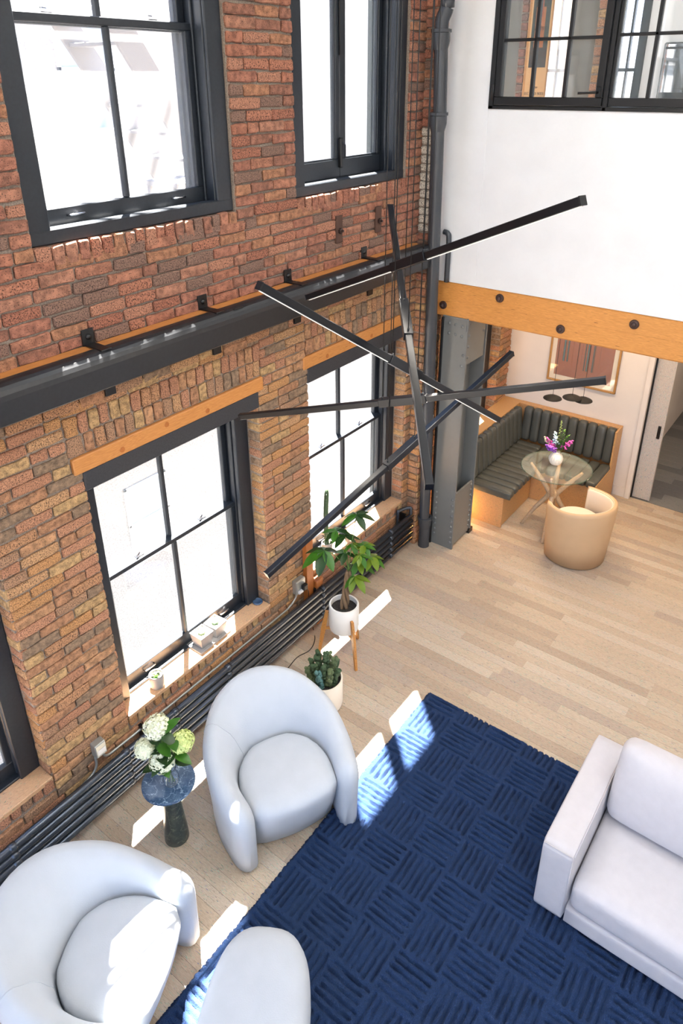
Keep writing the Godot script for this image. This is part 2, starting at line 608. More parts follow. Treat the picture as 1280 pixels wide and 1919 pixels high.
	sm("petal_blue", Color(0.66, 0.78, 0.86), 0.7)
	sm("petal_cream", Color(0.90, 0.88, 0.78), 0.7)
	sm("stone_chip", Color(0.60, 0.585, 0.56), 0.9)
	# outside
	tri(sm("facade", Color(0.65, 0.64, 0.63), 0.9), T.mortar, 1.0)
	sm("facade_glass", Color(0.50, 0.56, 0.62), 0.1)
	sm("escape_iron", Color(0.42, 0.42, 0.43), 0.7)
	tri(sm("ground", Color(0.55, 0.53, 0.50), 0.95), T.mortar, 0.5)
	tri(sm("red_facade", Color(0.62, 0.42, 0.36), 0.9), T.mortar, 1.0)
	sm("print", WHITE, 0.5, {"albedo_texture": T.art})
	sm("poster_print", WHITE, 0.6, {"albedo_texture": T.poster})
	sm("mat_board", Color(0.88, 0.84, 0.77), 0.9)
	sm("ink", Color(0.08, 0.06, 0.05), 0.8)
	sm("mirror", Color(0.9, 0.9, 0.9), 0.02, {"metallic": 1.0})
	sm("grey_panel", Color(0.45, 0.43, 0.39), 0.8)
	sm("cord_black", Color(0.03, 0.03, 0.03), 0.6)
	tri(sm("pale_brick", Color(0.84, 0.80, 0.73), 0.9), T.brick_a, 2.0)
	sm("blue_glass", Color(0.25, 0.34, 0.45), 0.2)
# ---------------------------------------------------------------- bricks
var brick_pool = {}
func brick_mesh(l, h, variant):
	var r = RandomNumberGenerator.new()
	r.seed = variant * 131 + int(l * 1000)
	var pts = []
	var hl = l / 2.0
	var hh = h / 2.0
	var cr = 0.006
	for p in [[-hl + cr, -hh], [-l / 6, -hh], [l / 6, -hh], [hl - cr, -hh], [hl, -hh + cr], [hl, hh - cr], [hl - cr, hh], [l / 6, hh], [-l / 6, hh], [-hl + cr, hh], [-hl, hh - cr], [-hl, -hh + cr]]:
		pts.append(Vector2(p[0] + r.randf_range(-0.0035, 0.0035), p[1] + r.randf_range(-0.0035, 0.0035)))
	var a = PackedVector3Array()
	var b = PackedVector3Array()
	var c = PackedVector3Array()
	for p in pts:
		var q = p * Vector2((hl - 0.005) / hl, (hh - 0.005) / hh)
		a.append(Vector3(0.004 + r.randf_range(-0.0015, 0.002), q.y, q.x))
		b.append(Vector3(-0.002, p.y, p.x))
		c.append(Vector3(-0.035, p.y, p.x))
	var t = PackedVector3Array()
	var mid = Vector3(0.005, 0, 0)
	var m = pts.size()
	for j in m:
		var k = (j + 1) % m
		t.append(mid); t.append(a[j]); t.append(a[k])
		quad(t, a[j], a[k], b[k], b[j])
		quad(t, b[j], b[k], c[k], c[j])
	return to_mesh([fix_out_from(t, Vector3(-0.02, 0, 0))], false)

func fix_out_from(t, c):
	for i in range(0, t.size(), 3):
		var n = (t[i + 1] - t[i]).cross(t[i + 2] - t[i])
		if n.dot(t[i] + t[i + 1] + t[i + 2] - 3.0 * c) > 0.0:
			var k = t[i + 1]; t[i + 1] = t[i + 2]; t[i + 2] = k
	return t

func pool(kind):
	if not brick_pool.has(kind):
		var a = []
		for v in (8 if kind == "stretcher" else 5):
			a.append(brick_mesh(0.2 if kind == "stretcher" else 0.095, 0.0555, v + (50 if kind == "header" else 0)))
		brick_pool[kind] = a
	return brick_pool[kind]

# how large a small patch at p facing n shows in the photograph, in square pixels; negative outside the frame
func shows(p, n, area):
	var q = cam.transform.affine_inverse() * p
	if q.z > -0.3: return -1.0
	var px = 640.4 + 1342.0 * q.x / -q.z
	var py = 783.9 - 1342.0 * q.y / -q.z
	if px < -15 or px > 1295 or py < -15 or py > 1934: return -1.0
	var d = p - cam.position
	return area * abs(n.dot(d.normalized())) * pow(1342.0 / d.length(), 2)

# fill one course piece between u0 and u1 (along the wall's own axis) at height y; frame maps brick axes (out, up, along) to the world
func course(rec, frame, y, u0, u1, mats, half, vertical = false, hscale = 1.0):
	var w = u1 - u0
	if w < 0.03: return
	var u = u0
	var first = true
	while u < u1 - 0.02:
		var l = 0.21
		var kind = "stretcher"
		if vertical:
			l = 0.068; kind = "header"
		elif (first and half) or rng.randf() < 0.10:
			l = 0.105; kind = "header"
		first = false
		l *= rng.randf_range(0.93, 1.07)
		if u + l > u1 - 0.04: l = u1 - u
		var body = l - rng.randf_range(0.008, 0.012)
		if l < 0.14: kind = "header"
		var m = pool(kind)[rng.randi() % pool(kind).size()]
		var s = Basis()
		if vertical:
			s = Basis(Vector3(1, 0, 0), PI / 2) * Basis.from_scale(Vector3(1, body / 0.0555, hscale))
		else:
			s = Basis.from_scale(Vector3(1, rng.randf_range(0.96, 1.05) * hscale, body / (0.2 if kind == "stretcher" else 0.095)))
		s = Basis(Vector3(1, 0, 0), rng.randf_range(-0.012, 0.012)) * s
		if rng.randf() < 0.5: s = s * Basis.from_scale(Vector3(1, -1, -1))
		var local = Transform3D(s, Vector3(rng.randf_range(-0.004, 0.005), y + rng.randf_range(-0.003, 0.003), u + l / 2.0))
		var xf = frame * local
		var pick = rng.randf()
		var mat = mats[int(pow(pick, 0.8) * mats.size()) % mats.size()]
		rec.append({"m": m, "xf": xf, "mat": mat, "s": shows(xf.origin, frame.basis.x, l * 0.066)})
		u += l

# up to "most" bricks that show largest become parts of their own, the rest one part of joined bricks
func emit_bricks(rec, parent, most = 300):
	rec.sort_custom(func(a, b): return a.s > b.s)
	var groups = {}
	for i in rec.size():
		var b = rec[i]
		if i < most and b.s > 0.0:
			mi("brick", b.m, b.mat, parent, parent.transform.affine_inverse() * b.xf)
		else:
			if not groups.has(b.mat):
				var st = SurfaceTool.new()
				st.begin(Mesh.PRIMITIVE_TRIANGLES)
				groups[b.mat] = st
			groups[b.mat].append_from(b.m, 0, parent.transform.affine_inverse() * b.xf)
	if groups.size():
		var am = ArrayMesh.new()
		for k in groups:
			groups[k].commit(am)
			am.surface_set_material(am.get_surface_count() - 1, k)
		var o = mi("joined_bricks", am, null, parent, Transform3D(), "stuff")
		o.material_override = null

const WALL_FRAME = Transform3D(Vector3(1, 0, 0), Vector3(0, 1, 0), Vector3(0, 0, 1), Vector3.ZERO)

# ---------------------------------------------------------------- room shell
# openings in the window wall: [z0, z1, y0, y1]
const LOW = [[-7.03, -5.9, 0.49, 2.41], [-5.07, -3.71, 0.49, 2.41], [-3.184, -1.83, 0.49, 2.41], [-1.29, 0.06, 0.49, 2.41], [0.6, 1.95, 0.49, 2.41]]
const HIGH = [[-6.95, -5.6, 3.50, 5.68], [-4.965, -3.65, 3.50, 5.68], [-3.1, -1.785, 3.50, 5.68], [-1.22, 0.095, 3.50, 5.68], [0.66, 1.97, 3.50, 5.68]]

func wall_with_holes(y0, y1, z0, z1, holes, x0, x1):
	var list = []
	var zs = [z1]
	for h in holes:
		zs.append(h[1]); zs.append(h[0])
	zs.append(z0)
	zs.sort()
	for i in zs.size() - 1:
		var a = zs[i]
		var b = zs[i + 1]
		if b - a < 0.001: continue
		var hole = null
		for h in holes:
			if a >= h[0] - 0.001 and b <= h[1] + 0.001: hole = h
		if hole == null: list.append([x0, y0, a, x1, y1, b])
		else:
			if hole[2] > y0: list.append([x0, y0, a, x1, hole[2], b])
			if hole[3] < y1: list.append([x0, hole[3], a, x1, y1, b])
	return boxes(list, 0.0005)

func build_shell():
	# lower half of the window wall
	var w = structure("wall_left", "old tan and orange brick wall around the lower row of windows, behind the pipe radiators", "brick wall")
	mi("mortar", wall_with_holes(-0.3, 2.78, -7.32, 3.0, LOW, -0.30, -0.013), M.mortar, w)
	var rec = []
	for r in 42:
		var y = 0.0335 + 0.0667 * r
		if y > 2.78: break
		var spans = [[-7.28, -0.25]]
		if y > 0.53 and y < 2.42:
			spans = [[-7.31, -7.03], [-5.9, -5.165], [-5.165, -5.07], [-3.71, -3.184], [-1.83, -1.29]]
		var lint = y > 2.32 and y < 2.70
		if lint:
			if y < 2.41: spans = [[-7.31, -7.09], [-5.84, -5.0], [-3.66, -3.235], [-1.765, -1.36]]
			else: spans = [[-7.31, -7.09], [-5.84, -4.99], [-3.69, -3.22], [-1.76, -1.36]]
		if y > 0.42 and y < 0.53: spans = [[-7.31, -7.03], [-5.9, -5.07], [-3.71, -3.184], [-1.83, -1.29]]
		for s in spans: course(rec, WALL_FRAME, y, s[0], s[1], lower_bricks, r % 2 == 1)
	for z in [[-7.09, -5.84], [-4.99, -3.69], [-3.22, -1.76], [-1.36, -0.25]]:  # flat arches of upright bricks over the lintels
		course(rec, WALL_FRAME, 2.475, z[0], z[1], lower_bricks, false, true, 1.12)
		course(rec, WALL_FRAME, 2.592, z[0], z[1], lower_bricks, false, true, 1.12)
		course(rec, WALL_FRAME, 2.68, z[0], z[1], lower_bricks, true)
	for z in [[-7.03, -5.9], [-5.07, -3.71], [-3.184, -1.83], [-1.29, -0.25]]:  # upright course under the sills
		course(rec, WALL_FRAME, 0.475, z[0], z[1], lower_bricks, false, true, 0.98)
	emit_bricks(rec, w)
	# upper half
	w = structure("wall_left_upper", "old red brick wall around the upper row of windows, above the long dark beam", "brick wall")
	mi("mortar", wall_with_holes(2.78, 5.9, -9.2, 3.0, HIGH, -0.30, -0.013), M.mortar, w)
	rec = []
	for r in 40:
		var y = 2.815 + 0.0667 * r
		if y > 5.0: break
		var spans = [[-7.3, -0.6]]
		if y > 3.42: spans = [[-7.3, -6.95], [-5.6, -4.965], [-3.65, -3.1], [-1.785, -1.22]]
		for s in spans: course(rec, WALL_FRAME, y, s[0], s[1], upper_bricks, r % 2 == 1)
	for z in [[-4.965, -3.65], [-3.1, -1.785], [-1.22, -0.6]]:
		course(rec, WALL_FRAME, 3.456, z[0], z[1], upper_bricks, false, true, 1.0)
	emit_bricks(rec, w)
	# brick pilaster beside the downpipe
	w = structure("wall_left_pilaster", "narrow brick pilaster standing out from the wall beside the downpipe", "brick pilaster")
	mi("mortar", boxes([[-0.02, 0, -5.45, 0.098, 2.62, -5.178], [-0.02, 2.62, -5.45, 0.098, 5.9, -5.178]], 0.0005), M.mortar, w)
	rec = []
	var fz = Transform3D(Vector3(0, 0, 1), Vector3(0, 1, 0), Vector3(-1, 0, 0), Vector3(0.11, 0, -5.165))  # faces +z, runs from the corner back to the wall
	var fx = Transform3D(Vector3(1, 0, 0), Vector3(0, 1, 0), Vector3(0, 0, 1), Vector3(0.11, 0, 0))
	for r in 75:
		var y = 0.0335 + 0.0667 * r
		var mats = lower_bricks if y < 2.7 else upper_bricks
		course(rec, fz, y, 0.0, 0.11, [M.pale_brick] if y > 3.08 and y < 3.9 else mats, true)
		course(rec, fx, y, -5.44, -5.165, mats, r % 2 == 0)
	emit_bricks(rec, w)
	# white wall over the timber, with the opening of the black interior window
	w = structure("wall_back", "smooth white plaster wall above the timber beam", "wall")
	mi("plaster", boxes([[0.11, 2.655, -5.42, 0.49, 5.9, -5.3], [0.49, 2.655, -5.42, 2.9, 4.0, -5.3], [0.49, 5.5, -5.42, 2.9, 5.9, -5.3], [2.9, 2.655, -5.42, 7.0, 5.9, -5.3]], 0.002), M.white_wall, w)
	# the rest of the room, beside and behind the camera
	w = structure("wall_right", "white wall on the far side of the room", "wall")
	mi("plaster", boxes([[7.0, 0, -5.3, 7.15, 5.9, 3.0]], 0.002), M.white_wall, w)
	w = structure("wall_front", "white end wall behind the camera, unseen tall openings placed to let in sky light", "wall")
	mi("plaster", boxes([[-0.42, -0.3, 3.0, 7.15, 0.5, 3.2], [-0.42, 4.9, 3.0, 7.15, 5.9, 3.2], [-0.42, 0.5, 3.0, 0.8, 4.9, 3.2], [3.2, 0.5, 3.0, 4.0, 4.9, 3.2], [6.4, 0.5, 3.0, 7.15, 4.9, 3.2]], 0.002), M.white_wall, w)  # tall openings out of view, placed to let sky light into the room
	w = structure("ceiling", "white ceiling high above the living room", "ceiling")
	mi("plaster", boxes([[-0.42, 5.9, -9.2, 7.15, 6.1, 3.2]], 0.002), M.white_wall, w)
	# added fill lamps of the room, out of view
	for p in [[2.4, -3.6, "over the rug"], [4.8, -3.6, "near the white wall and the far wall"], [2.4, -0.6, "above the viewer"], [4.8, -0.6, "behind and right of the viewer"]]:
		added_ceiling_panel(Vector3(p[0], 5.88, p[1]), 1.2, 0.6, 3.4, Color(0.92, 0.96, 1.0), "added square white ceiling fill light high " + p[2])
# ---------------------------------------------------------------- windows of the brick wall
func pane(parent, x, y0, y1, z0, z1, mat):
	mi("pane", rbox(0.005, y1 - y0, z1 - z0, 0.001), mat, parent, V(x, (y0 + y1) / 2, (z0 + z1) / 2))

# a double-hung sash: stiles, rails and one upright glazing bar, with two panes
func sash(parent, called, x, y0, y1, z0, z1, bottom, top, stile, glass, bar_at):
	var th = 0.038
	var s = mi(called, boxes([[x - th / 2, y0, z0, x + th / 2, y0 + bottom, z1], [x - th / 2, y1 - top, z0, x + th / 2, y1, z1], [x - th / 2, y0 + bottom, z0, x + th / 2, y1 - top, z0 + stile], [x - th / 2, y0 + bottom, z1 - stile, x + th / 2, y1 - top, z1]], 0.004), M.frame_paint, parent)
	mi("glazing_bar", boxes([[x - th / 2, y0 + bottom, bar_at - 0.014, x + th / 2, y1 - top, bar_at + 0.014]], 0.006), M.frame_paint, s)
	pane(s, x - 0.006, y0 + bottom, y1 - top, z0 + stile, bar_at - 0.012, glass)
	pane(s, x - 0.006, y0 + bottom, y1 - top, bar_at + 0.012, z1 - stile, glass)
	return s

func sash_lock(parent, x, y, z):
	var st = [bx(x - 0.016, y, z - 0.03, x + 0.016, y + 0.007, z + 0.03, 0.003), xform(lathe([Vector2(0.0, 0.0), Vector2(0.013, 0.0), Vector2(0.011, 0.016), Vector2(0.0, 0.02)], 12)[0], V(x, y + 0.006, z))]
	st.append(xform(box_soup(0.012, 0.012, 0.05, 0.004), Transform3D(Basis(Vector3.UP, 0.5), Vector3(x + 0.006, y + 0.02, z + 0.012))))
	mi("sash_lock", to_mesh(st, false), M.chrome, parent)

func sash_lift(parent, x, y, z):
	var st = [tube([Vector3(x, y, z - 0.045), Vector3(x + 0.022, y + 0.004, z - 0.038), Vector3(x + 0.022, y + 0.004, z + 0.038), Vector3(x, y, z + 0.045)], 0.0055, 8)]
	mi("sash_lift", to_mesh(st), M.chrome, parent)

func lower_window(n, z0, z1, label):
	var t = structure("window_%d" % n, label, "window")
	# brick reveals; the one facing the camera is built brick by brick
	var rec = []
	var f = Transform3D(Vector3(0, 0, 1), Vector3(0, 1, 0), Vector3(-1, 0, 0), Vector3(0.0, 0, z0))
	var g = Transform3D(Vector3(0, 0, -1), Vector3(0, 1, 0), Vector3(1, 0, 0), Vector3(-0.118, 0, z1))
	for r in range(8, 35):
		var y = 0.0335 + 0.0667 * r
		course(rec, f, y, 0.002, 0.118, lower_bricks, true)
		course(rec, g, y, 0.002, 0.118, lower_bricks, r % 2 == 0)
	emit_bricks(rec, t, 40)
	# casing boards set back in the opening, jambs behind them
	mi("casing", boxes([[-0.15, 0.53, z0 + 0.004, -0.115, 2.36, z0 + 0.125]], 0.005), M.frame_paint, t)
	mi("casing", boxes([[-0.15, 0.53, z1 - 0.115, -0.115, 2.36, z1 - 0.004]], 0.005), M.frame_paint, t)
	mi("jamb", boxes([[-0.30, 0.53, z0 + 0.04, -0.13, 2.36, z0 + 0.11], [-0.205, 0.53, z0 + 0.10, -0.165, 2.36, z0 + 0.122], [-0.262, 0.53, z0 + 0.10, -0.247, 2.36, z0 + 0.128]], 0.004), M.frame_paint, t)
	mi("jamb", boxes([[-0.30, 0.53, z1 - 0.11, -0.13, 2.36, z1 - 0.04]], 0.004), M.frame_paint, t)
	mi("head_jamb", boxes([[-0.30, 2.14, z0 + 0.04, -0.13, 2.41, z1 - 0.04]], 0.004), M.frame_paint, t)
	# dark shade cassette across the head
	mi("shade_cassette", boxes([[-0.113, 2.20, z0 - 0.004, 0.006, 2.318, z1 + 0.006]], 0.006), M.header_paint, t)
	# oak sill board
	mi("sill", boxes([[-0.14, 0.497, z0 + 0.003, 0.008, 0.53, z1 - 0.003]], 0.004), M.sill_oak, t)
	mi("sill_stop", boxes([[-0.30, 0.50, z0 + 0.04, -0.135, 0.545, z1 - 0.04]], 0.004), M.frame_paint, t)
	var a = z0 + 0.115
	var b = z1 - 0.115
	var mid = (a + b) / 2.0
	var up = sash(t, "upper_sash", -0.245, 1.405, 2.16, a, b, 0.035, 0.05, 0.042, M.glass, mid)
	var lo = sash(t, "lower_sash", -0.20, 0.54, 1.445, a, b, 0.095, 0.032, 0.042, M.glass, mid)
	for dz in [-0.27, 0.27]:
		sash_lock(lo, -0.215, 1.445, mid + dz)
		sash_lift(lo, -0.182, 0.585, mid + dz * 1.3)
	mi("meeting_ledge", boxes([[-0.262, 1.43, a + 0.01, -0.18, 1.446, b - 0.01]], 0.002), M.frame_paint, lo)
	return t

func upper_window(n, z0, z1, label, casement = false):
	var t = structure("window_%d" % n, label, "window")
	var o = -0.028
	z0 += 0.075
	z1 -= 0.075
	mi("casing", boxes([[-0.09, 3.51, z0 - 0.073, o, 5.68, z0 + 0.045]], 0.006), M.frame_paint, t)
	mi("casing", boxes([[-0.09, 3.51, z1 - 0.045, o, 5.68, z1 + 0.073]], 0.006), M.frame_paint, t)
	mi("casing", boxes([[-0.09, 3.505, z0 - 0.073, o + 0.003, 3.575, z1 + 0.073]], 0.006), M.frame_paint, t)
	mi("casing", boxes([[-0.09, 5.58, z0 - 0.073, o, 5.68, z1 + 0.073]], 0.006), M.frame_paint, t)
	mi("jamb", boxes([[-0.30, 3.54, z0 - 0.01, -0.04, 5.66, z0 + 0.042], [-0.13, 3.54, z0 + 0.03, -0.115, 5.66, z0 + 0.058], [-0.06, 3.54, z0 + 0.03, -0.045, 5.66, z0 + 0.052], [-0.255, 3.54, z0 + 0.03, -0.24, 5.66, z0 + 0.062]], 0.004), M.frame_paint, t)
	mi("jamb", boxes([[-0.30, 3.54, z1 - 0.042, -0.04, 5.66, z1 + 0.01]], 0.004), M.frame_paint, t)
	mi("head_jamb", boxes([[-0.30, 5.56, z0, -0.04, 5.66, z1]], 0.004), M.frame_paint, t)
	mi("stool", boxes([[-0.30, 3.52, z0 + 0.01, -0.04, 3.562, z1 - 0.01]], 0.004), M.frame_paint, t)
	if casement:
		var m = (z0 + z1) / 2.0 - 0.02
		for k in 2:
			var a = z0 + 0.05 if k == 0 else m
			var b = m if k == 0 else z1 - 0.05
			var x = -0.19
			var s = mi("casement_leaf", boxes([[x - 0.025, 3.565, a, x + 0.025, 3.69, b], [x - 0.025, 5.46, a, x + 0.025, 5.56, b], [x - 0.025, 3.69, a, x + 0.025, 5.46, a + 0.045], [x - 0.025, 3.69, b - 0.065, x + 0.025, 5.46, b]], 0.005), M.frame_paint, t)
			mi("glazing_bead", boxes([[x + 0.012, 3.685, a + 0.04, x + 0.02, 3.70, b - 0.06], [x + 0.012, 3.69, a + 0.042, x + 0.02, 5.46, a + 0.055], [x + 0.012, 3.69, b - 0.075, x + 0.02, 5.46, b - 0.062]], 0.002), M.frame_paint, s)
			pane(s, x, 3.69, 5.46, a + 0.04, b - 0.06, M.glass)
			if k == 1:
				mi("latch", to_mesh([bx(x + 0.02, 3.63, a - 0.012, x + 0.05, 3.83, a + 0.018, 0.005), tube([Vector3(x + 0.045, 3.80, a + 0.003), Vector3(x + 0.075, 3.785, a + 0.003), Vector3(x + 0.08, 3.70, a + 0.01)], 0.006, 8)], false), M.black_metal, s)
				mi("latch_rod", to_mesh([tube([Vector3(x + 0.03, 4.35, a + 0.003), Vector3(x + 0.03, 5.2, a + 0.003)], 0.006, 8)]), M.black_metal, s)
	else:
		var a = z0 + 0.045
		var b = z1 - 0.045
		var up = sash(t, "upper_sash", -0.20, 4.43, 5.56, a, b, 0.035, 0.06, 0.05, M.dusty_glass, (a + b) / 2.0)
		var lo = sash(t, "lower_sash", -0.15, 3.562, 4.475, a, b, 0.085, 0.038, 0.05, M.dusty_glass, (a + b) / 2.0)
		for dz in [-0.3, 0.3]:
			sash_lock(lo, -0.165, 4.475, (a + b) / 2.0 + dz)
			sash_lift(lo, -0.13, 3.605, (a + b) / 2.0 + dz * 1.1)
	return t

func build_windows():
	lower_window(1, LOW[2][0], LOW[2][1], "tall lower sash window with square potted cacti on its oak sill")
	lower_window(2, LOW[1][0], LOW[1][1], "lower sash window nearest the steel column, tall thin cactus on its sill")
	lower_window(3, LOW[3][0], LOW[3][1], "lower sash window cut off by the left edge of the photo")
	lower_window(4, LOW[0][0], LOW[0][1], "sash window over the banquette, mostly hidden behind the steel column")
	lower_window(5, LOW[4][0], LOW[4][1], "lower sash window behind the viewer")
	upper_window(6, HIGH[2][0], HIGH[2][1], "big upper sash window with dusty glass and a stair outside")
	upper_window(7, HIGH[1][0], HIGH[1][1], "upper casement window with two narrow leaves next to the downpipe", true)
	upper_window(8, HIGH[3][0], HIGH[3][1], "upper sash window behind the left edge of the photo")
	upper_window(9, HIGH[0][0], HIGH[0][1], "upper window of the mezzanine room")
	upper_window(10, HIGH[4][0], HIGH[4][1], "upper sash window behind the viewer")
	# timber lintels over the lower windows
	var k = 0
	for l in [[-3.232, -1.772, "pine lintel over the window with the square cactus pots"], [-4.96, -3.655, "pine lintel over the window nearest the downpipe"], [-1.34, 0.1, "pine lintel over the window at the left edge"], [-7.08, -5.85, "pine lintel over the banquette window"]]:
		var t = structure("lintel", l[2], "lintel")
		mi("plank", boxes([[-0.06, 2.318, l[0], 0.012, 2.412, l[1]]], 0.006), M.timber_z, t)
		for q in 3:
			mi("plug", to_mesh(lathe([Vector2(0, 0.0), Vector2(0.017, 0.0), Vector2(0.015, 0.002), Vector2(0, 0.003)], 14), false), M.timber_y, t, Transform3D(Basis(Vector3(0, 0, 1), -PI / 2), Vector3(0.012, 2.35 + 0.03 * (q % 2), lerp(l[0], l[1], 0.35 + 0.22 * q))))

# ---------------------------------------------------------------- what stands outside
func build_outside():
	var f = structure("neighbour_building", "pale rendered building across the alley, washed out by daylight", "building")
	var holes = []
	mi("wall", boxes([[-9.0, -9.0, -16.0, -6.2, 9.5, 6.0]], 0.01), M.facade, f)
	for z in [-10.2, -6.6, -3.0, -0.2, 2.6]:
		for y in [-3.6, 0.2, 3.6]:
			var s = mi("window", boxes([[-6.21, y - 0.06, z - 0.5, -6.13, y, z + 0.5], [-6.21, y, z - 0.45, -6.17, y + 1.5, z - 0.40], [-6.21, y, z + 0.40, -6.17, y + 1.5, z + 0.45], [-6.21, y + 1.45, z - 0.45, -6.17, y + 1.5, z + 0.45], [-6.21, y + 0.72, z - 0.45, -6.17, y + 0.77, z + 0.45]], 0.004), M.white_metal, f)
			mi("pane", boxes([[-6.21, y, z - 0.42, -6.19, y + 1.5, z + 0.42]], 0.002), M.facade_glass, s)
	var g = structure("ground", "pale concrete alley between the buildings", "ground")
	mi("slab", boxes([[-40.0, -9.4, -40.0, 12.0, -9.0, 40.0]], 0.01), M.ground, g)
	# iron fire escape past the big upper window
	var e = thing("fire_escape", "iron fire escape stair outside the big upper window", "fire escape")
	var a = Vector3(-2.2, 6.6, -2.55)
	var b = Vector3(-2.2, 3.0, -5.0)
	for x in [-1.95, -2.6]:
		mi("stringer", to_mesh([xform(box_soup((b - a).length(), 0.22, 0.03, 0.004), bar_xf(Vector3(x, a.y, a.z), Vector3(x, b.y, b.z)))], false), M.escape_iron, e)
		mi("handrail", to_mesh([tube([Vector3(x, a.y + 0.9, a.z), Vector3(x, b.y + 0.9, b.z)], 0.018, 8)]), M.escape_iron, e)
	for i in 16:
		var p = a.lerp(b, (i + 0.5) / 16.0)
		mi("tread", rbox(0.65, 0.03, 0.2, 0.004), M.escape_iron, e, V(-2.275, p.y, p.z))
	mi("landing", boxes([[-2.65, 2.92, -6.2, -1.9, 2.98, -4.95]], 0.004), M.escape_iron, e)
	for i in 7:  # unseen bars high up, placed to dapple the sun on the armchair
		mi("unseen_shade_bar", xf_box(0.7, 0.03, 0.07), M.escape_iron, e, Transform3D(Basis(Vector3.UP, 0.6), Vector3(-2.3, 10.0, -5.15 + 0.2 * i)))
	var bench = thing("step_stool", "small pale step stool standing outside the big upper window", "stool")
	mi("top", boxes([[-1.9, 3.42, -4.35, -1.5, 3.46, -3.95]], 0.004), M.escape_iron, bench)
	for q in [[-1.88, -4.33], [-1.55, -4.33], [-1.88, -4.0], [-1.55, -4.0]]:
		mi("leg", boxes([[q[0], 2.98, q[1], q[0] + 0.04, 3.42, q[1] + 0.04]], 0.004), M.escape_iron, bench)

func xf_box(x, y, z):
	return rbox(x, y, z, 0.004)

# ---------------------------------------------------------------- the room behind the black interior window
func black_window():
	var t = structure("window_11", "black steel interior window in the white wall, with a hinged leaf and a lever handle", "window")
	var z = -5.3
	mi("frame", boxes([[0.49, 4.0, z - 0.10, 2.9, 4.025, z + 0.012], [0.49, 4.0, z - 0.10, 0.53, 5.5, z + 0.012], [1.335, 4.0, z - 0.10, 1.365, 5.5, z + 0.012], [0.49, 5.47, z - 0.1, 2.9, 5.5, z + 0.012], [2.86, 4.0, z - 0.1, 2.9, 5.5, z + 0.012]], 0.004), M.black_frame, t)
	# hinged leaf
	var lf = mi("hinged_leaf", boxes([[0.535, 4.028, z - 0.05, 1.328, 4.083, z + 0.02], [0.535, 4.083, z - 0.05, 0.58, 5.46, z + 0.02], [1.28, 4.083, z - 0.05, 1.328, 5.46, z + 0.02], [0.58, 5.40, z - 0.05, 1.28, 5.46, z + 0.02]], 0.004), M.black_frame, t)
	for x in [0.815, 1.055]:
		mi("glazing_bar", boxes([[x - 0.011, 4.083, z - 0.03, x + 0.011, 5.40, z + 0.012]], 0.003), M.black_frame, lf)
	for y in [4.448, 4.82, 5.19]:
		mi("glazing_bar", boxes([[0.58, y - 0.010, z - 0.03, 1.28, y + 0.010, z + 0.012]], 0.003), M.black_frame, lf)
	for x in [[0.58, 0.805], [0.826, 1.045], [1.066, 1.28]]:
		for y in [[4.083, 4.438], [4.458, 4.81], [4.83, 5.18], [5.2, 5.4]]:
			mi("pane", rbox(x[1] - x[0] + 0.01, y[1] - y[0] + 0.01, 0.005, 0.001), M.glass, lf, V((x[0] + x[1]) / 2, (y[0] + y[1]) / 2, z - 0.012))
	mi("lever_handle", to_mesh([bx(1.285, 4.085, z + 0.018, 1.318, 4.15, z + 0.03, 0.003), tube([Vector3(1.30, 4.115, z + 0.025), Vector3(1.30, 4.115, z + 0.065), Vector3(1.18, 4.11, z + 0.068)], 0.008, 8)], false), M.black_metal, lf)
	mi("hinge", to_mesh([tube([Vector3(0.525, 4.06, z + 0.02), Vector3(0.525, 4.17, z + 0.02)], 0.012, 10)]), M.black_metal, lf)
	# fixed light to its right
	var fx = mi("fixed_light", boxes([[1.37, 4.028, z - 0.05, 2.855, 4.083, z + 0.006], [1.37, 4.083, z - 0.05, 1.39, 5.46, z + 0.006]], 0.004), M.black_frame, t)
	for x in [1.62, 1.87, 2.12, 2.37, 2.62]:
		mi("glazing_bar", boxes([[x - 0.011, 4.083, z - 0.03, x + 0.011, 5.46, z + 0.006]], 0.003), M.black_frame, fx)
	for y in [4.457, 4.82, 5.19]:
		mi("glazing_bar", boxes([[1.39, y - 0.010, z - 0.03, 2.855, y + 0.010, z + 0.006]], 0.003), M.black_frame, fx)
	for x in [[1.39, 1.609], [1.631, 1.859], [1.881, 2.109], [2.131, 2.359], [2.381, 2.609], [2.631, 2.855]]:
		for y in [[4.083, 4.447], [4.467, 4.81], [4.83, 5.18], [5.2, 5.46]]:
			mi("pane", rbox(x[1] - x[0] + 0.01, y[1] - y[0] + 0.01, 0.005, 0.001), M.glass, fx, V((x[0] + x[1]) / 2, (y[0] + y[1]) / 2, z - 0.012))

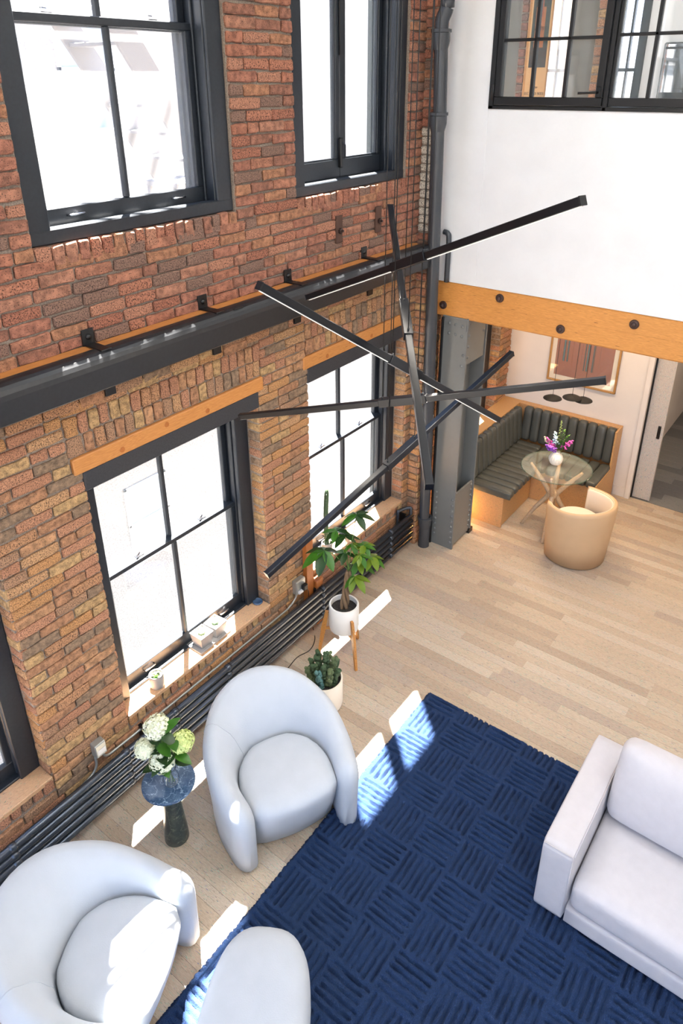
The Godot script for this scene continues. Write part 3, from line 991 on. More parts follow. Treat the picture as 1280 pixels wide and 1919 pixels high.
func build_mezzanine_room():
	black_window()
	var w = structure("floor_mezzanine", "oak floor of the mezzanine room behind the black window", "floor")
	mi("slab", boxes([[0.0, 2.66, -6.6, 7.0, 2.95, -5.42]], 0.002), M.oak_floor_1, w)
	var zb = -6.5
	w = structure("wall_mezzanine", "grey and white back wall of the mezzanine room behind the black window", "wall")
	mi("grey_plaster", boxes([[-0.3, 2.95, zb - 0.1, 0.40, 5.9, zb], [0.40, 2.95, zb - 0.1, 0.60, 3.3, zb], [0.60, 2.95, zb - 0.1, 0.93, 5.9, zb]], 0.002), M.grey_panel, w)
	mi("white_plaster", boxes([[0.93, 2.95, zb - 0.1, 1.0, 5.9, zb], [1.0, 2.95, zb - 0.1, 1.17, 3.3, zb], [1.17, 2.95, zb - 0.1, 4.2, 5.9, zb], [4.2, 2.95, zb, 4.3, 5.9, -5.42]], 0.002), M.white_wall, w)
	var p = structure("wall_mezzanine_pier", "brick piers inside the mezzanine room, one of dark bricks and one of paler bricks", "brick pier")
	mi("mortar", boxes([[0.165, 2.95, zb, 0.235, 5.9, zb + 0.05], [0.82, 2.95, zb, 0.92, 5.9, zb + 0.05]], 0.001), M.mortar, p)
	var rec = []
	var fz = Transform3D(Vector3(0, 0, 1), Vector3(0, 1, 0), Vector3(-1, 0, 0), Vector3(0.235, 0, zb + 0.056))
	var fz2 = Transform3D(Vector3(0, 0, 1), Vector3(0, 1, 0), Vector3(-1, 0, 0), Vector3(0.92, 0, zb + 0.056))
	for r in 32:
		course(rec, fz, 3.6 + 0.0667 * r, 0.0, 0.07, [upper_bricks[5], upper_bricks[9]], true)
		course(rec, fz2, 3.6 + 0.0667 * r, 0.0, 0.10, lower_bricks, true)
	emit_bricks(rec, p, 120)
	# inner windows with white and slate sashes, open to the sky
	var t = structure("window_12", "white sash window deep inside the mezzanine room, beside the poster", "window")
	mi("sash_frame", boxes([[0.39, 3.3, zb - 0.06, 0.415, 5.9, zb + 0.01], [0.585, 3.3, zb - 0.06, 0.61, 5.9, zb + 0.01], [0.49, 3.3, zb - 0.05, 0.508, 5.9, zb], [0.39, 4.25, zb - 0.06, 0.61, 4.275, zb + 0.02]], 0.003), M.white_metal, t)
	pane_x(t, 0.41, 0.59, 3.3, 5.9, zb - 0.03)
	t = structure("window_13", "bright sash window with slate blue jamb behind the fixed black panes", "window")
	mi("sash_frame", boxes([[0.99, 3.3, zb - 0.06, 1.01, 5.9, zb + 0.01], [1.075, 3.3, zb - 0.05, 1.09, 5.9, zb], [0.99, 4.25, zb - 0.06, 1.17, 4.275, zb + 0.02]], 0.003), M.frame_paint, t)
	mi("jamb", boxes([[1.15, 3.3, zb - 0.06, 1.215, 5.9, zb + 0.012]], 0.004), M.frame_paint, t)
	pane_x(t, 1.0, 1.16, 3.3, 5.9, zb - 0.03)
	# framed poster on the back wall
	var po = thing("poster", "tan vintage poster with dark block lettering behind the left black panes", "poster", Vector3(0.345, 4.42, zb + 0.07))
	mi("frame", boxes([[-0.105, -0.40, -0.02, 0.105, 0.6, 0.0]], 0.004), M.stand_oak, po)
	var q = QuadMesh.new()
	q.size = Vector2(0.18, 0.96)
	mi("print", q, M.poster_print, po, V(0.008, 0.10, 0.0015))
	for tx in [["A NST", 0.01, 0.16, 0.030], ["by the", 0.0, -0.285, 0.020], ["BE TED NES", 0.008, -0.335, 0.026]]:
		var tm = TextMesh.new()
		tm.text = tx[0]
		tm.font = SystemFont.new()
		tm.font.font_names = PackedStringArray(["Droid Serif"])
		tm.font_size = 24
		tm.pixel_size = tx[3] / 20.0
		tm.depth = 0.002
		mi("lettering", tm, M.ink, po, V(tx[1], tx[2], 0.003))
	var mr = thing("wall_mirror", "round cornered wall mirror with thin dark frame behind the right black panes", "mirror", Vector3(1.37, 4.05, zb + 0.03))
	mi("frame", boxes([[-0.012, -1.0, -0.02, 0.62, 0.40, 0.0]], 0.012), M.black_frame, mr)
	mi("glass", boxes([[0.0, -0.99, 0.0, 0.61, 0.388, 0.003]], 0.001), M.mirror, mr)
	var t2 = thing("unseen_ceiling_light", "added long white fill light on the mezzanine ceiling, out of view", "ceiling light", Vector3(1.6, 5.88, -5.95))  # added out of view to brighten the mezzanine room
	mi("frame", rbox(1.26, 0.03, 0.36, 0.006), M.white_metal, t2, V(0, -0.005, 0))
	mi("diffuser", rbox(1.2, 0.01, 0.3, 0.002), M.lamp_glow, t2, V(0, -0.024, 0))
	var a = AreaLight3D.new()
	a.name = "added_mezzanine_fill"
	a.area_size = Vector2(1.2, 0.3)
	a.light_energy = 1.1
	a.shadow_enabled = true
	a.position = Vector3(1.6, 5.84, -5.95)
	a.rotation_degrees = Vector3(-90, 0, 0)
	add_child(a, true)

func pane_x(parent, x0, x1, y0, y1, z):
	mi("pane", boxes([[x0, y0, z - 0.003, x1, y1, z + 0.003]], 0.001), M.glass, parent)
# ---------------------------------------------------------------- steel and timber
func rivet(r = 0.014):
	var key = "rivet_%.3f" % r
	if not box_cache.has(key):
		box_cache[key] = to_mesh(lathe([Vector2(r, 0.0), Vector2(r * 0.9, r * 0.45), Vector2(r * 0.5, r * 0.75), Vector2(0.0, r * 0.85)], 10))
	return box_cache[key]

const FACE_Z = Basis(Vector3(1, 0, 0), Vector3(0, 0, 1), Vector3(0, -1, 0))   # lathe axis turned to +z
const FACE_X = Basis(Vector3(0, -1, 0), Vector3(1, 0, 0), Vector3(0, 0, 1))   # lathe axis turned to +x

func build_steel_and_timber():
	# long dark channel beam over the lower windows
	var t = thing("steel_beam", "long dark grey steel beam running the length of the brick wall", "beam", Vector3.ZERO, 0.0, "", "structure")
	var prof = [Vector2(0.085, 2.83), Vector2(0.085, 2.806), Vector2(0.174, 2.806), Vector2(0.182, 2.814), Vector2(0.184, 2.925), Vector2(0.181, 2.95), Vector2(0.173, 2.97), Vector2(0.160, 2.984), Vector2(0.142, 2.993), Vector2(0.12, 2.996), Vector2(0.092, 2.996), Vector2(0.092, 2.96)]
	var ra = PackedVector3Array()
	var rb = PackedVector3Array()
	for p in prof:
		ra.append(Vector3(p.x, p.y, -5.085)); rb.append(Vector3(p.x, p.y, 2.6))
	mi("channel", to_mesh([loft([ra, rb])], false), M.beam_paint, t)
	mi("backing_timber", boxes([[-0.004, 2.83, -5.085, 0.09, 2.990, 2.6]], 0.008), M.timber_z, t)
	for z in [-4.39, -3.52, -2.76, -1.98, -1.15]:
		var s = mi("strap", boxes([[0.002, 2.991, z - 0.035, 0.014, 3.075, z + 0.035], [0.002, 2.992, z - 0.03, 0.155, 3.000, z + 0.03]], 0.002), M.black_metal, t)
		mi("bolt", rivet(0.016), M.black_metal, s, Transform3D(FACE_X, Vector3(0.012, 3.035, z)))
		mi("bearing_plate", boxes([[-0.002, 2.69, z - 0.11, 0.022, 2.735, z - 0.045]], 0.002), M.black_metal, t)
	mi("sprinkler_slot", boxes([[0.155, 2.985, -2.94, 0.168, 2.99, -2.86]], 0.002), M.black_metal, t)
	# rusted anchor plates high on the wall
	for z in [-4.08, -4.57]:
		var p = thing("anchor_plate", "rusty iron anchor plate bolted to the red brick, " + ("the one nearer the big dusty window" if z > -4.3 else "the one nearer the downpipe"), "anchor plate", Vector3(0.008, 3.25, z), 0.0, "anchor plates on the brick wall")
		mi("plate", rbox(0.02, 0.19, 0.075, 0.004), M.rust, p)
		mi("nut", to_mesh(lathe([Vector2(0.02, 0), Vector2(0.02, 0.016), Vector2(0.009, 0.018), Vector2(0.008, 0.034), Vector2(0, 0.034)], 6), false), M.bolt_iron, p, Transform3D(FACE_X, Vector3(0.01, -0.01, 0)))
	# timber beam under the white wall
	t = thing("timber_beam", "honey coloured old timber beam with iron bolts, under the white wall", "beam", Vector3.ZERO, 0.0, "", "structure")
	mi("timber", boxes([[0.12, 2.352, -5.60, 7.0, 2.655, -5.302]], 0.012), M.timber, t)
	mi("check", boxes([[0.118, 2.50, -5.305, 7.0, 2.504, -5.300]], 0.001), M.timber, t)
	for p in [[0.72, 2.592], [1.25, 2.433], [1.79, 2.574], [0.205, 2.448], [2.35, 2.44], [2.9, 2.58]]:
		mi("bolt", to_mesh(lathe([Vector2(0.036, 0), Vector2(0.036, 0.006), Vector2(0.031, 0.012), Vector2(0.018, 0.014), Vector2(0.018, 0.028), Vector2(0.012, 0.034), Vector2(0, 0.036)], 14)), M.bolt_iron, t, Transform3D(FACE_Z, Vector3(p[0], p[1], -5.302)))
	# riveted steel column
	t = thing("steel_column", "grey riveted steel column standing under the timber beam", "column", Vector3.ZERO, 0.0, "", "structure")
	var x0 = 0.215
	var x1 = 0.452
	mi("front_flange", boxes([[x0, 0.0, -5.328, x1, 2.352, -5.306]], 0.003), M.steel_paint, t)
	mi("edge_lip", boxes([[x0 - 0.012, 0.0, -5.36, x0 + 0.006, 2.345, -5.285]], 0.003), M.black_metal, t)
	mi("back_flange", boxes([[x0, 0.0, -5.70, x1, 2.352, -5.68]], 0.003), M.steel_paint, t)
	mi("web", boxes([[0.29, 0.0, -5.68, 0.315, 2.352, -5.328]], 0.003), M.steel_paint, t)
	mi("base_gusset", boxes([[x1 - 0.03, 0.03, -5.68, x1 - 0.012, 0.62, -5.328]], 0.003), M.steel_paint, t)
	mi("cap_gusset", boxes([[x1 - 0.03, 1.93, -5.68, x1 - 0.012, 2.352, -5.328]], 0.003), M.steel_paint, t)
	mi("cap_angle", boxes([[x1 - 0.012, 2.25, -5.34, x1 + 0.006, 2.37, -5.30], [x0, 2.352, -5.36, x1, 2.364, -5.29]], 0.003), M.steel_paint, t)
	mi("foot", boxes([[0.33, 0.0, -5.74, x1 + 0.005, 0.05, -5.66]], 0.003), M.black_metal, t)
	for q in [[0.275, 2.30], [0.335, 2.295], [0.40, 2.29], [0.275, 2.21], [0.335, 2.205], [0.40, 2.20], [0.425, 2.03], [0.415, 1.93]]:
		mi("rivet", rivet(), M.steel_paint, t, Transform3D(FACE_Z, Vector3(q[0], q[1], -5.306)))
	for i in 9:
		mi("rivet", rivet(), M.steel_paint, t, Transform3D(FACE_Z, Vector3(x0 + 0.035, 0.60 - 0.06 * i, -5.306)))
		mi("rivet", rivet(), M.steel_paint, t, Transform3D(FACE_Z, Vector3(x1 - 0.025, 0.56 - 0.06 * i, -5.306)))
		mi("rivet", rivet(), M.steel_paint, t, Transform3D(FACE_X, Vector3(x1 - 0.012, 0.58 - 0.06 * i, -5.655)))
	for i in 4:
		mi("rivet", rivet(), M.steel_paint, t, Transform3D(FACE_X, Vector3(x1 - 0.012, 2.30 - 0.10 * i, -5.36)))
	for i in 2:
		mi("rivet", rivet(), M.steel_paint, t, Transform3D(FACE_X, Vector3(x1 - 0.012, 2.27 - 0.09 * i, -5.64)))
	# cast iron downpipe
	t = thing("downpipe", "tall dark grey cast iron pipe rising in the corner", "pipe")
	var px_ = 0.186
	var pz = -5.215
	var pipe = func(y0, y1, za, zb): return tube([Vector3(px_, y0, za), Vector3(lerp(px_, 0.172, clamp(y1 / 3.9, 0, 1)), y1, zb)], 0.051, 20, false)
	mi("shaft", to_mesh([pipe.call(0.0, 3.92, pz, -5.115), pipe.call(3.92, 4.5, -5.115, -5.10)]), M.pipe_paint, t)
	mi("offset", to_mesh([tube(smooth_path([Vector3(0.172, 4.5, -5.10), Vector3(0.174, 4.58, -5.10), Vector3(0.20, 4.66, -5.11), Vector3(0.205, 4.78, -5.11), Vector3(0.205, 5.88, -5.11)], 5), 0.051, 20, false)]), M.pipe_paint, t)
	var bell = [Vector2(0.052, -0.06), Vector2(0.060, -0.03), Vector2(0.066, 0.0), Vector2(0.066, 0.05), Vector2(0.074, 0.055), Vector2(0.074, 0.075), Vector2(0.052, 0.08)]
	for b in [[0.26, px_, pz], [3.90, 0.172, -5.115], [4.45, 0.172, -5.10]]:
		mi("bell", to_mesh(lathe(bell, 22)), M.pipe_paint, t, V(b[1], b[0], b[2]))
	mi("lower_shaft", to_mesh([tube([Vector3(px_, 0.0, pz), Vector3(px_, 0.24, pz)], 0.056, 20, false)]), M.pipe_paint, t)
	t = thing("conduit_elbow", "short dark pipe end with rounded top behind the tall downpipe", "pipe")
	mi("shaft", to_mesh([tube(smooth_path([Vector3(0.24, 2.66, -5.27), Vector3(0.24, 3.0, -5.27), Vector3(0.225, 3.06, -5.27), Vector3(0.19, 3.07, -5.27)], 5), 0.022, 12)]), M.pipe_paint, t)
	# short timber post in front of the wall
	t = thing("timber_post", "short old timber post against the brick between the two windows", "post")
	mi("post", boxes([[0.006, 0.0, -3.66, 0.05, 0.90, -3.575]], 0.004), M.timber_y, t)
	mi("block", boxes([[0.006, 0.40, -3.75, 0.075, 0.47, -3.662]], 0.004), M.timber_y, t)
	mi("foot_block", boxes([[0.006, 0.0, -3.76, 0.06, 0.075, -3.675]], 0.004), M.timber_y, t)

# ---------------------------------------------------------------- floor boards
func build_floor():
	var f = structure("floor", "pale oak strip floor, boards running away from the windows", "floor")
	mi("underlay", boxes([[-0.42, -0.3, -9.0, 7.15, -0.012, 3.2]], 0.001), M.floor_gap, f)
	var recs = []
	var w = 0.0885
	var lens = [0.55, 0.8, 1.05, 1.35]
	var pool_ = []
	for l in lens: pool_.append(to_mesh([bx(-l / 2, -0.014, -w / 2 + 0.0004, l / 2, 0.0, w / 2 - 0.0004, 0.0009)], false))
	var z = -7.36
	while z < 2.9:
		var x = -0.02 - rng.randf() * 0.5
		while x < 6.9:
			var k = rng.randi() % 4
			var l = lens[k]
			var p = Vector3(x + l / 2, 0, z + w / 2)
			var s = shows(p, Vector3.UP, l * w)
			if p.x > 1.2 and p.x < 4.2 and p.z > -3.5 and p.z < -0.4: s = -1.0   # under the rug
			recs.append({"m": pool_[k], "xf": Transform3D(Basis(), p), "mat": M["oak_floor_%d" % (rng.randi() % 10)], "s": s})
			x += l
		z += w
	recs.sort_custom(func(a, b): return a.s > b.s)
	var groups = {}
	for i in recs.size():
		var b = recs[i]
		if i < 300 and b.s > 0: mi("plank", b.m, b.mat, f, b.xf)
		else:
			if not groups.has(b.mat):
				var st = SurfaceTool.new(); st.begin(Mesh.PRIMITIVE_TRIANGLES); groups[b.mat] = st
			groups[b.mat].append_from(b.m, 0, b.xf)
	var am = ArrayMesh.new()
	for k in groups:
		groups[k].commit(am)
		am.surface_set_material(am.get_surface_count() - 1, k)
	var o = mi("joined_planks", am, null, f, Transform3D(), "stuff")
	o.material_override = null

# ---------------------------------------------------------------- rug: carved pile in a basket weave
func build_rug():
	var x0 = 1.205
	var x1 = 4.05
	var z0 = -3.592
	var z1 = -0.45
	var step = 0.0072
	var nx = int((x1 - x0) / step)
	var nz = int((z1 - z0) / step)
	var cell = 0.2465
	var ox = 1.366 - cell / 2 - cell * 2
	var oz = -2.093 - cell / 2 - cell * 10
	var n = FastNoiseLite.new()
	n.seed = 4; n.frequency = 9.0; n.fractal_octaves = 2
	var n2 = FastNoiseLite.new()
	n2.seed = 8; n2.frequency = 55.0; n2.fractal_octaves = 1
	var v = PackedVector3Array()
	v.resize((nx + 1) * (nz + 1))
	for j in nz + 1:
		for i in nx + 1:
			var x = x0 + i * step
			var z = z0 + j * step
			var wob = n.get_noise_2d(x, z)
			var gx = (x - ox + 0.0035 * wob) / cell
			var gz = (z - oz + 0.0035 * n.get_noise_2d(x + 40.0, z)) / cell
			var ix = int(floor(gx)); var iz = int(floor(gz))
			var u = gx - ix - 0.5; var q = gz - iz - 0.5
			# odd blocks carry grooves along z, even ones along x
			var across = u if (ix + iz) % 2 == 1 else q
			var along = q if (ix + iz) % 2 == 1 else u
			var h = 0.038
			# six grooves, each a soft valley
			var s = across * 6.3 + 0.09 * n.get_noise_2d(x * 0.8 + 9.0, z * 0.8)
			var k_ = clamp(floor(s) + 0.5, -2.5, 2.5)
			var d = abs(s - k_) / 6.3 * cell
			var inside = smoothstep(0.475, 0.42, abs(along + 0.05 * n2.get_noise_2d(ix * 3.1 + k_, iz * 2.3)))
			var g = smoothstep(0.0085, 0.0030, d) * inside * clamp(0.75 + 0.7 * n.get_noise_2d(x * 0.6 + 70.0, z * 0.6), 0.35, 1.0)
			h -= 0.031 * g
			h += 0.004 * wob + 0.0022 * n2.get_noise_2d(x, z)
			var e = min(min(x - x0, x1 - x), min(z - z0, z1 - z))
			h *= smoothstep(-0.012, 0.02, e)
			if i == 0 or i == nx or j == 0 or j == nz: h = 0.001
			v[j * (nx + 1) + i] = Vector3(x + 0.0015 * n2.get_noise_2d(z * 1.3, x) * (1.0 if e > 0.02 else 4.0), h, z + 0.0015 * n2.get_noise_2d(x * 1.3, z))
	var idx = PackedInt32Array()
	idx.resize(nx * nz * 6)
	var nrm = PackedVector3Array()
	nrm.resize(v.size())
	var k = 0
	for j in nz:
		for i in nx:
			var a = j * (nx + 1) + i
			var b = a + 1; var c = a + nx + 1; var d = c + 1
			idx[k] = a; idx[k + 1] = b; idx[k + 2] = d
			idx[k + 3] = a; idx[k + 4] = d; idx[k + 5] = c
			k += 6
	for j in nz + 1:
		for i in nx + 1:
			var a = j * (nx + 1) + i
			var l = v[a - 1] if i > 0 else v[a]
			var r = v[a + 1] if i < nx else v[a]
			var f = v[a - nx - 1] if j > 0 else v[a]
			var b = v[a + nx + 1] if j < nz else v[a]
			nrm[a] = (b - f).cross(r - l).normalized()
	var arr = []
	arr.resize(Mesh.ARRAY_MAX)
	arr[Mesh.ARRAY_VERTEX] = v
	arr[Mesh.ARRAY_NORMAL] = nrm
	arr[Mesh.ARRAY_INDEX] = idx
	var m = ArrayMesh.new()
	m.add_surface_from_arrays(Mesh.PRIMITIVE_TRIANGLES, arr)
	var t = thing("rug", "large navy blue rug with carved basket weave pile in front of the sofa", "rug")
	mi("pile", m, M.rug_pile, t)
	mi("backing", boxes([[x0 + 0.005, 0.0, z0 + 0.005, x1 - 0.005, 0.004, z1 - 0.005]], 0.001), M.cord_black, t)

# ---------------------------------------------------------------- lounge chairs and ottoman
func horseshoe():
	var c = [Vector3(0.06, 0, -0.30), Vector3(-0.05, 0, -0.328), Vector3(-0.22, 0, -0.35), Vector3(-0.41, 0, -0.32), Vector3(-0.575, 0, -0.195), Vector3(-0.635, 0, 0.0)]
	for i in range(4, -1, -1): c.append(Vector3(c[i].x, 0, -c[i].z))
	return smooth_path(c, 6)

func chair_meshes():
	var path = horseshoe()
	var n = path.size()
	var lens = [0.0]
	for i in range(1, n): lens.append(lens[i - 1] + (path[i] - path[i - 1]).length())
	var total = lens[n - 1]
	var rings = []
	for i in n:
		var d = (path[min(i + 1, n - 1)] - path[max(i - 1, 0)]).normalized()
		var out = d.cross(Vector3.UP).normalized()
		if out.dot(path[i] - Vector3(-0.28, 0, 0)) < 0: out = -out
		var s = lens[i] / total
		var edge = min(s, 1.0 - s) * total              # distance from the nearer tip
		var back = smoothstep(0.05, 0.5, min(s, 1.0 - s))  # 0 at the tips, 1 at the back
		var cap = sqrt(clamp(1.0 - pow(1.0 - clamp(edge / 0.10, 0.0, 1.0), 2.0), 0.0, 1.0))
		cap = max(cap, 0.05)
		var h = lerp(0.49, 0.74, back) * lerp(0.80, 1.0, cap)
		var tk = lerp(0.135, 0.15, back) * lerp(0.28, 1.0, cap)
		var lean = 0.055 * back + 0.012
		var pts = PackedVector3Array()
		var sec = []
		# from the outer foot up over the rounded top and down the inner face
		for q in [[1.0, 0.0], [1.0, 0.18], [1.02, 0.4], [1.04, 0.62]]: sec.append(q)
		for k in 9:
			var a = PI * k / 8.0
			sec.append([1.04 * cos(a), 0.80 + 0.20 * sin(a)])
		for q in [[-1.0, 0.62], [-0.95, 0.4], [-0.9, 0.18], [-0.9, 0.0]]: sec.append(q)
		for q in sec:
			var y = 0.025 + q[1] * (h - 0.025)
			var inn = 0.0
			if q[0] < -0.85: inn = back * 0.125 * min(1.0, (1.0 - q[1]) * 2.4)
			pts.append(path[i] + out * (q[0] * tk / 2.0 + lean * q[1] * q[1] - inn) + Vector3(0, y, 0))
		rings.append(pts)
	var shell = to_mesh([loft(rings, true, true)])
	# seat: D shaped, front face dropping straight to the floor
	var ol = []
	for i in 25:
		var ip = int(round(lerp(3.0, n - 4.0, i / 24.0)))
		var p = path[ip]
		var s = lens[ip] / total
		var bk = smoothstep(0.05, 0.5, min(s, 1.0 - s))
		var d = (path[ip + 1] - path[ip - 1]).normalized()
		var out = d.cross(Vector3.UP).normalized()
		if out.dot(p - Vector3(-0.28, 0, 0)) < 0: out = -out
		ol.append(p - out * (0.062 + 0.125 * bk))
	# bowed front edge
	for i in range(1, 8):
		var f = i / 8.0
		ol.append(Vector3(0.035 + 0.035 * sin(PI * f), 0, lerp(ol[24].z, ol[0].z, f)))
	var cen = Vector3(-0.25, 0, 0)
	var sr = []
	for q in [[0.03, 0.97], [0.20, 1.0], [0.33, 1.01], [0.375, 1.0], [0.40, 0.97], [0.417, 0.90], [0.428, 0.75], [0.434, 0.5], [0.436, 0.2]]:
		var r = PackedVector3Array()
		for p in ol: r.append(cen + (p - cen) * q[1] + Vector3(-0.10 * max(0.0, 0.36 - q[0]) / 0.36 * clamp((p.x + 0.15) / 0.2, 0.0, 1.0), q[0], 0))
		sr.append(r)
	var seat = to_mesh([loft(sr)])
	# one seam over the shell
	var sp = rings[int(n * 0.66)]
	var seam_pts = []
	for k in range(4, 15): seam_pts.append(sp[k] + (sp[k] - (path[int(n * 0.66)] + Vector3(0, 0.45, 0))).normalized() * 0.0005)
	var seam = to_mesh([tube(seam_pts, 0.0022, 6)])
	return [shell, seat, seam]

func build_lounge_chairs():
	var ms = chair_meshes()
	var mk = func(label, at, facing):
		var t = thing("lounge_chair", label, "armchair", at, atan2(-facing.y, facing.x), "pale upholstered barrel lounge chairs")
		for q in [["shell", 0], ["seat", 1], ["seam", 2]]: mi(q[0], ms[q[1]], M.boucle, t, Transform3D(Basis.from_scale(Vector3(1.03, 1.0, 1.03)), Vector3.ZERO))
		return t
	mk.call("pale grey barrel armchair between the marble side table and the rug corner", Vector3(1.165, 0, -2.115), Vector2(0.89, 0.456))
	mk.call("pale grey barrel armchair at the lower left corner, sunlight streaked on its seat", Vector3(1.185, 0, -1.045), Vector2(0.888, -0.46))
	# pebble shaped ottoman
	var rings = []
	var u = Vector3(0.86, 0, -0.51)
	var w = Vector3(0.51, 0, 0.86)
	for q in [[0.02, 0.84], [0.10, 0.93], [0.22, 1.0], [0.32, 1.0], [0.375, 0.96], [0.405, 0.88], [0.422, 0.74], [0.432, 0.5], [0.436, 0.2]]:
		var r = PackedVector3Array()
		for i in 40:
			var a = TAU * i / 40
			var ex = 2.0 / 2.9
			var px_ = signf(cos(a)) * pow(abs(cos(a)), ex) * 0.25
			var pz_ = signf(sin(a)) * pow(abs(sin(a)), ex) * 0.375
			px_ *= 1.0 + 0.10 * (pz_ / 0.335)
			r.append(Vector3(0, q[0], 0) + (u * px_ + w * pz_) * q[1])
		rings.append(r)
	var o = thing("ottoman", "pale grey pebble shaped ottoman on the near corner of the rug", "ottoman", Vector3(1.705, 0.024, -1.175))
	mi("body", to_mesh([loft(rings)]), M.boucle, o)

# ---------------------------------------------------------------- sofa
func build_sofa():
	var t = thing("sofa", "off-white linen sofa with square arms, cut off by the right edge of the photo", "sofa")
	var x0 = 2.455
	var z0 = -3.47
	var z1 = -2.60
	var x1 = 4.75
	mi("arm", soft(0.175, 0.52, z1 - z0, 0.022, 8, 0.004, 0), M.sofa_linen, t, V(x0 + 0.0875, 0.30, (z0 + z1) / 2))
	mi("arm", soft(0.175, 0.52, z1 - z0, 0.022, 8, 0.004, 0), M.sofa_linen, t, V(x1 - 0.0875, 0.30, (z0 + z1) / 2))
	mi("backrest", soft(x1 - x0 - 0.352, 0.50, 0.175, 0.022, 8), M.sofa_linen, t, V((x0 + x1) / 2, 0.31, z0 + 0.0875))
	mi("base", soft(x1 - x0 - 0.35, 0.125, z1 - z0 - 0.175, 0.015, 7), M.sofa_linen, t, V((x0 + x1) / 2, 0.105, z0 + 0.177 + (z1 - z0 - 0.175) / 2))
	mi("piping", to_mesh([tube([Vector3(x0 + 0.172, 0.555, z1 - 0.015), Vector3(x0 + 0.172, 0.556, z0 + 0.16)], 0.003, 6), tube([Vector3(x0 + 0.01, 0.556, z1 - 0.006), Vector3(x0 + 0.17, 0.556, z1 - 0.006)], 0.0025, 6), tube([Vector3(x0 + 0.168, 0.54, z1 + 0.001), Vector3(x0 + 0.168, 0.08, z1 + 0.001)], 0.0025, 6)]), M.sofa_linen, t)
	var w = (x1 - x0 - 0.36) / 2.0
	for k in 2:
		var cx = x0 + 0.18 + w * (k + 0.5)
		mi("seat_cushion", soft(w - 0.006, 0.20, 0.70, 0.055, 10, 0.02, 1), M.sofa_linen, t, V(cx, 0.267, -2.945))
		mi("back_cushion", soft(w - 0.01, 0.50, 0.19, 0.075, 11, 0.05, 2), M.sofa_linen, t, Transform3D(Basis(Vector3(1, 0, 0), -0.24), Vector3(cx, 0.61, -3.20)))
	for p in [[x0 + 0.08, z1 - 0.08], [x0 + 0.08, z0 + 0.08], [x1 - 0.08, z1 - 0.08], [x1 - 0.08, z0 + 0.08]]:
		mi("foot", rbox(0.05, 0.024, 0.05, 0.004), M.black_metal, t, V(p[0], 0.050, p[1]))

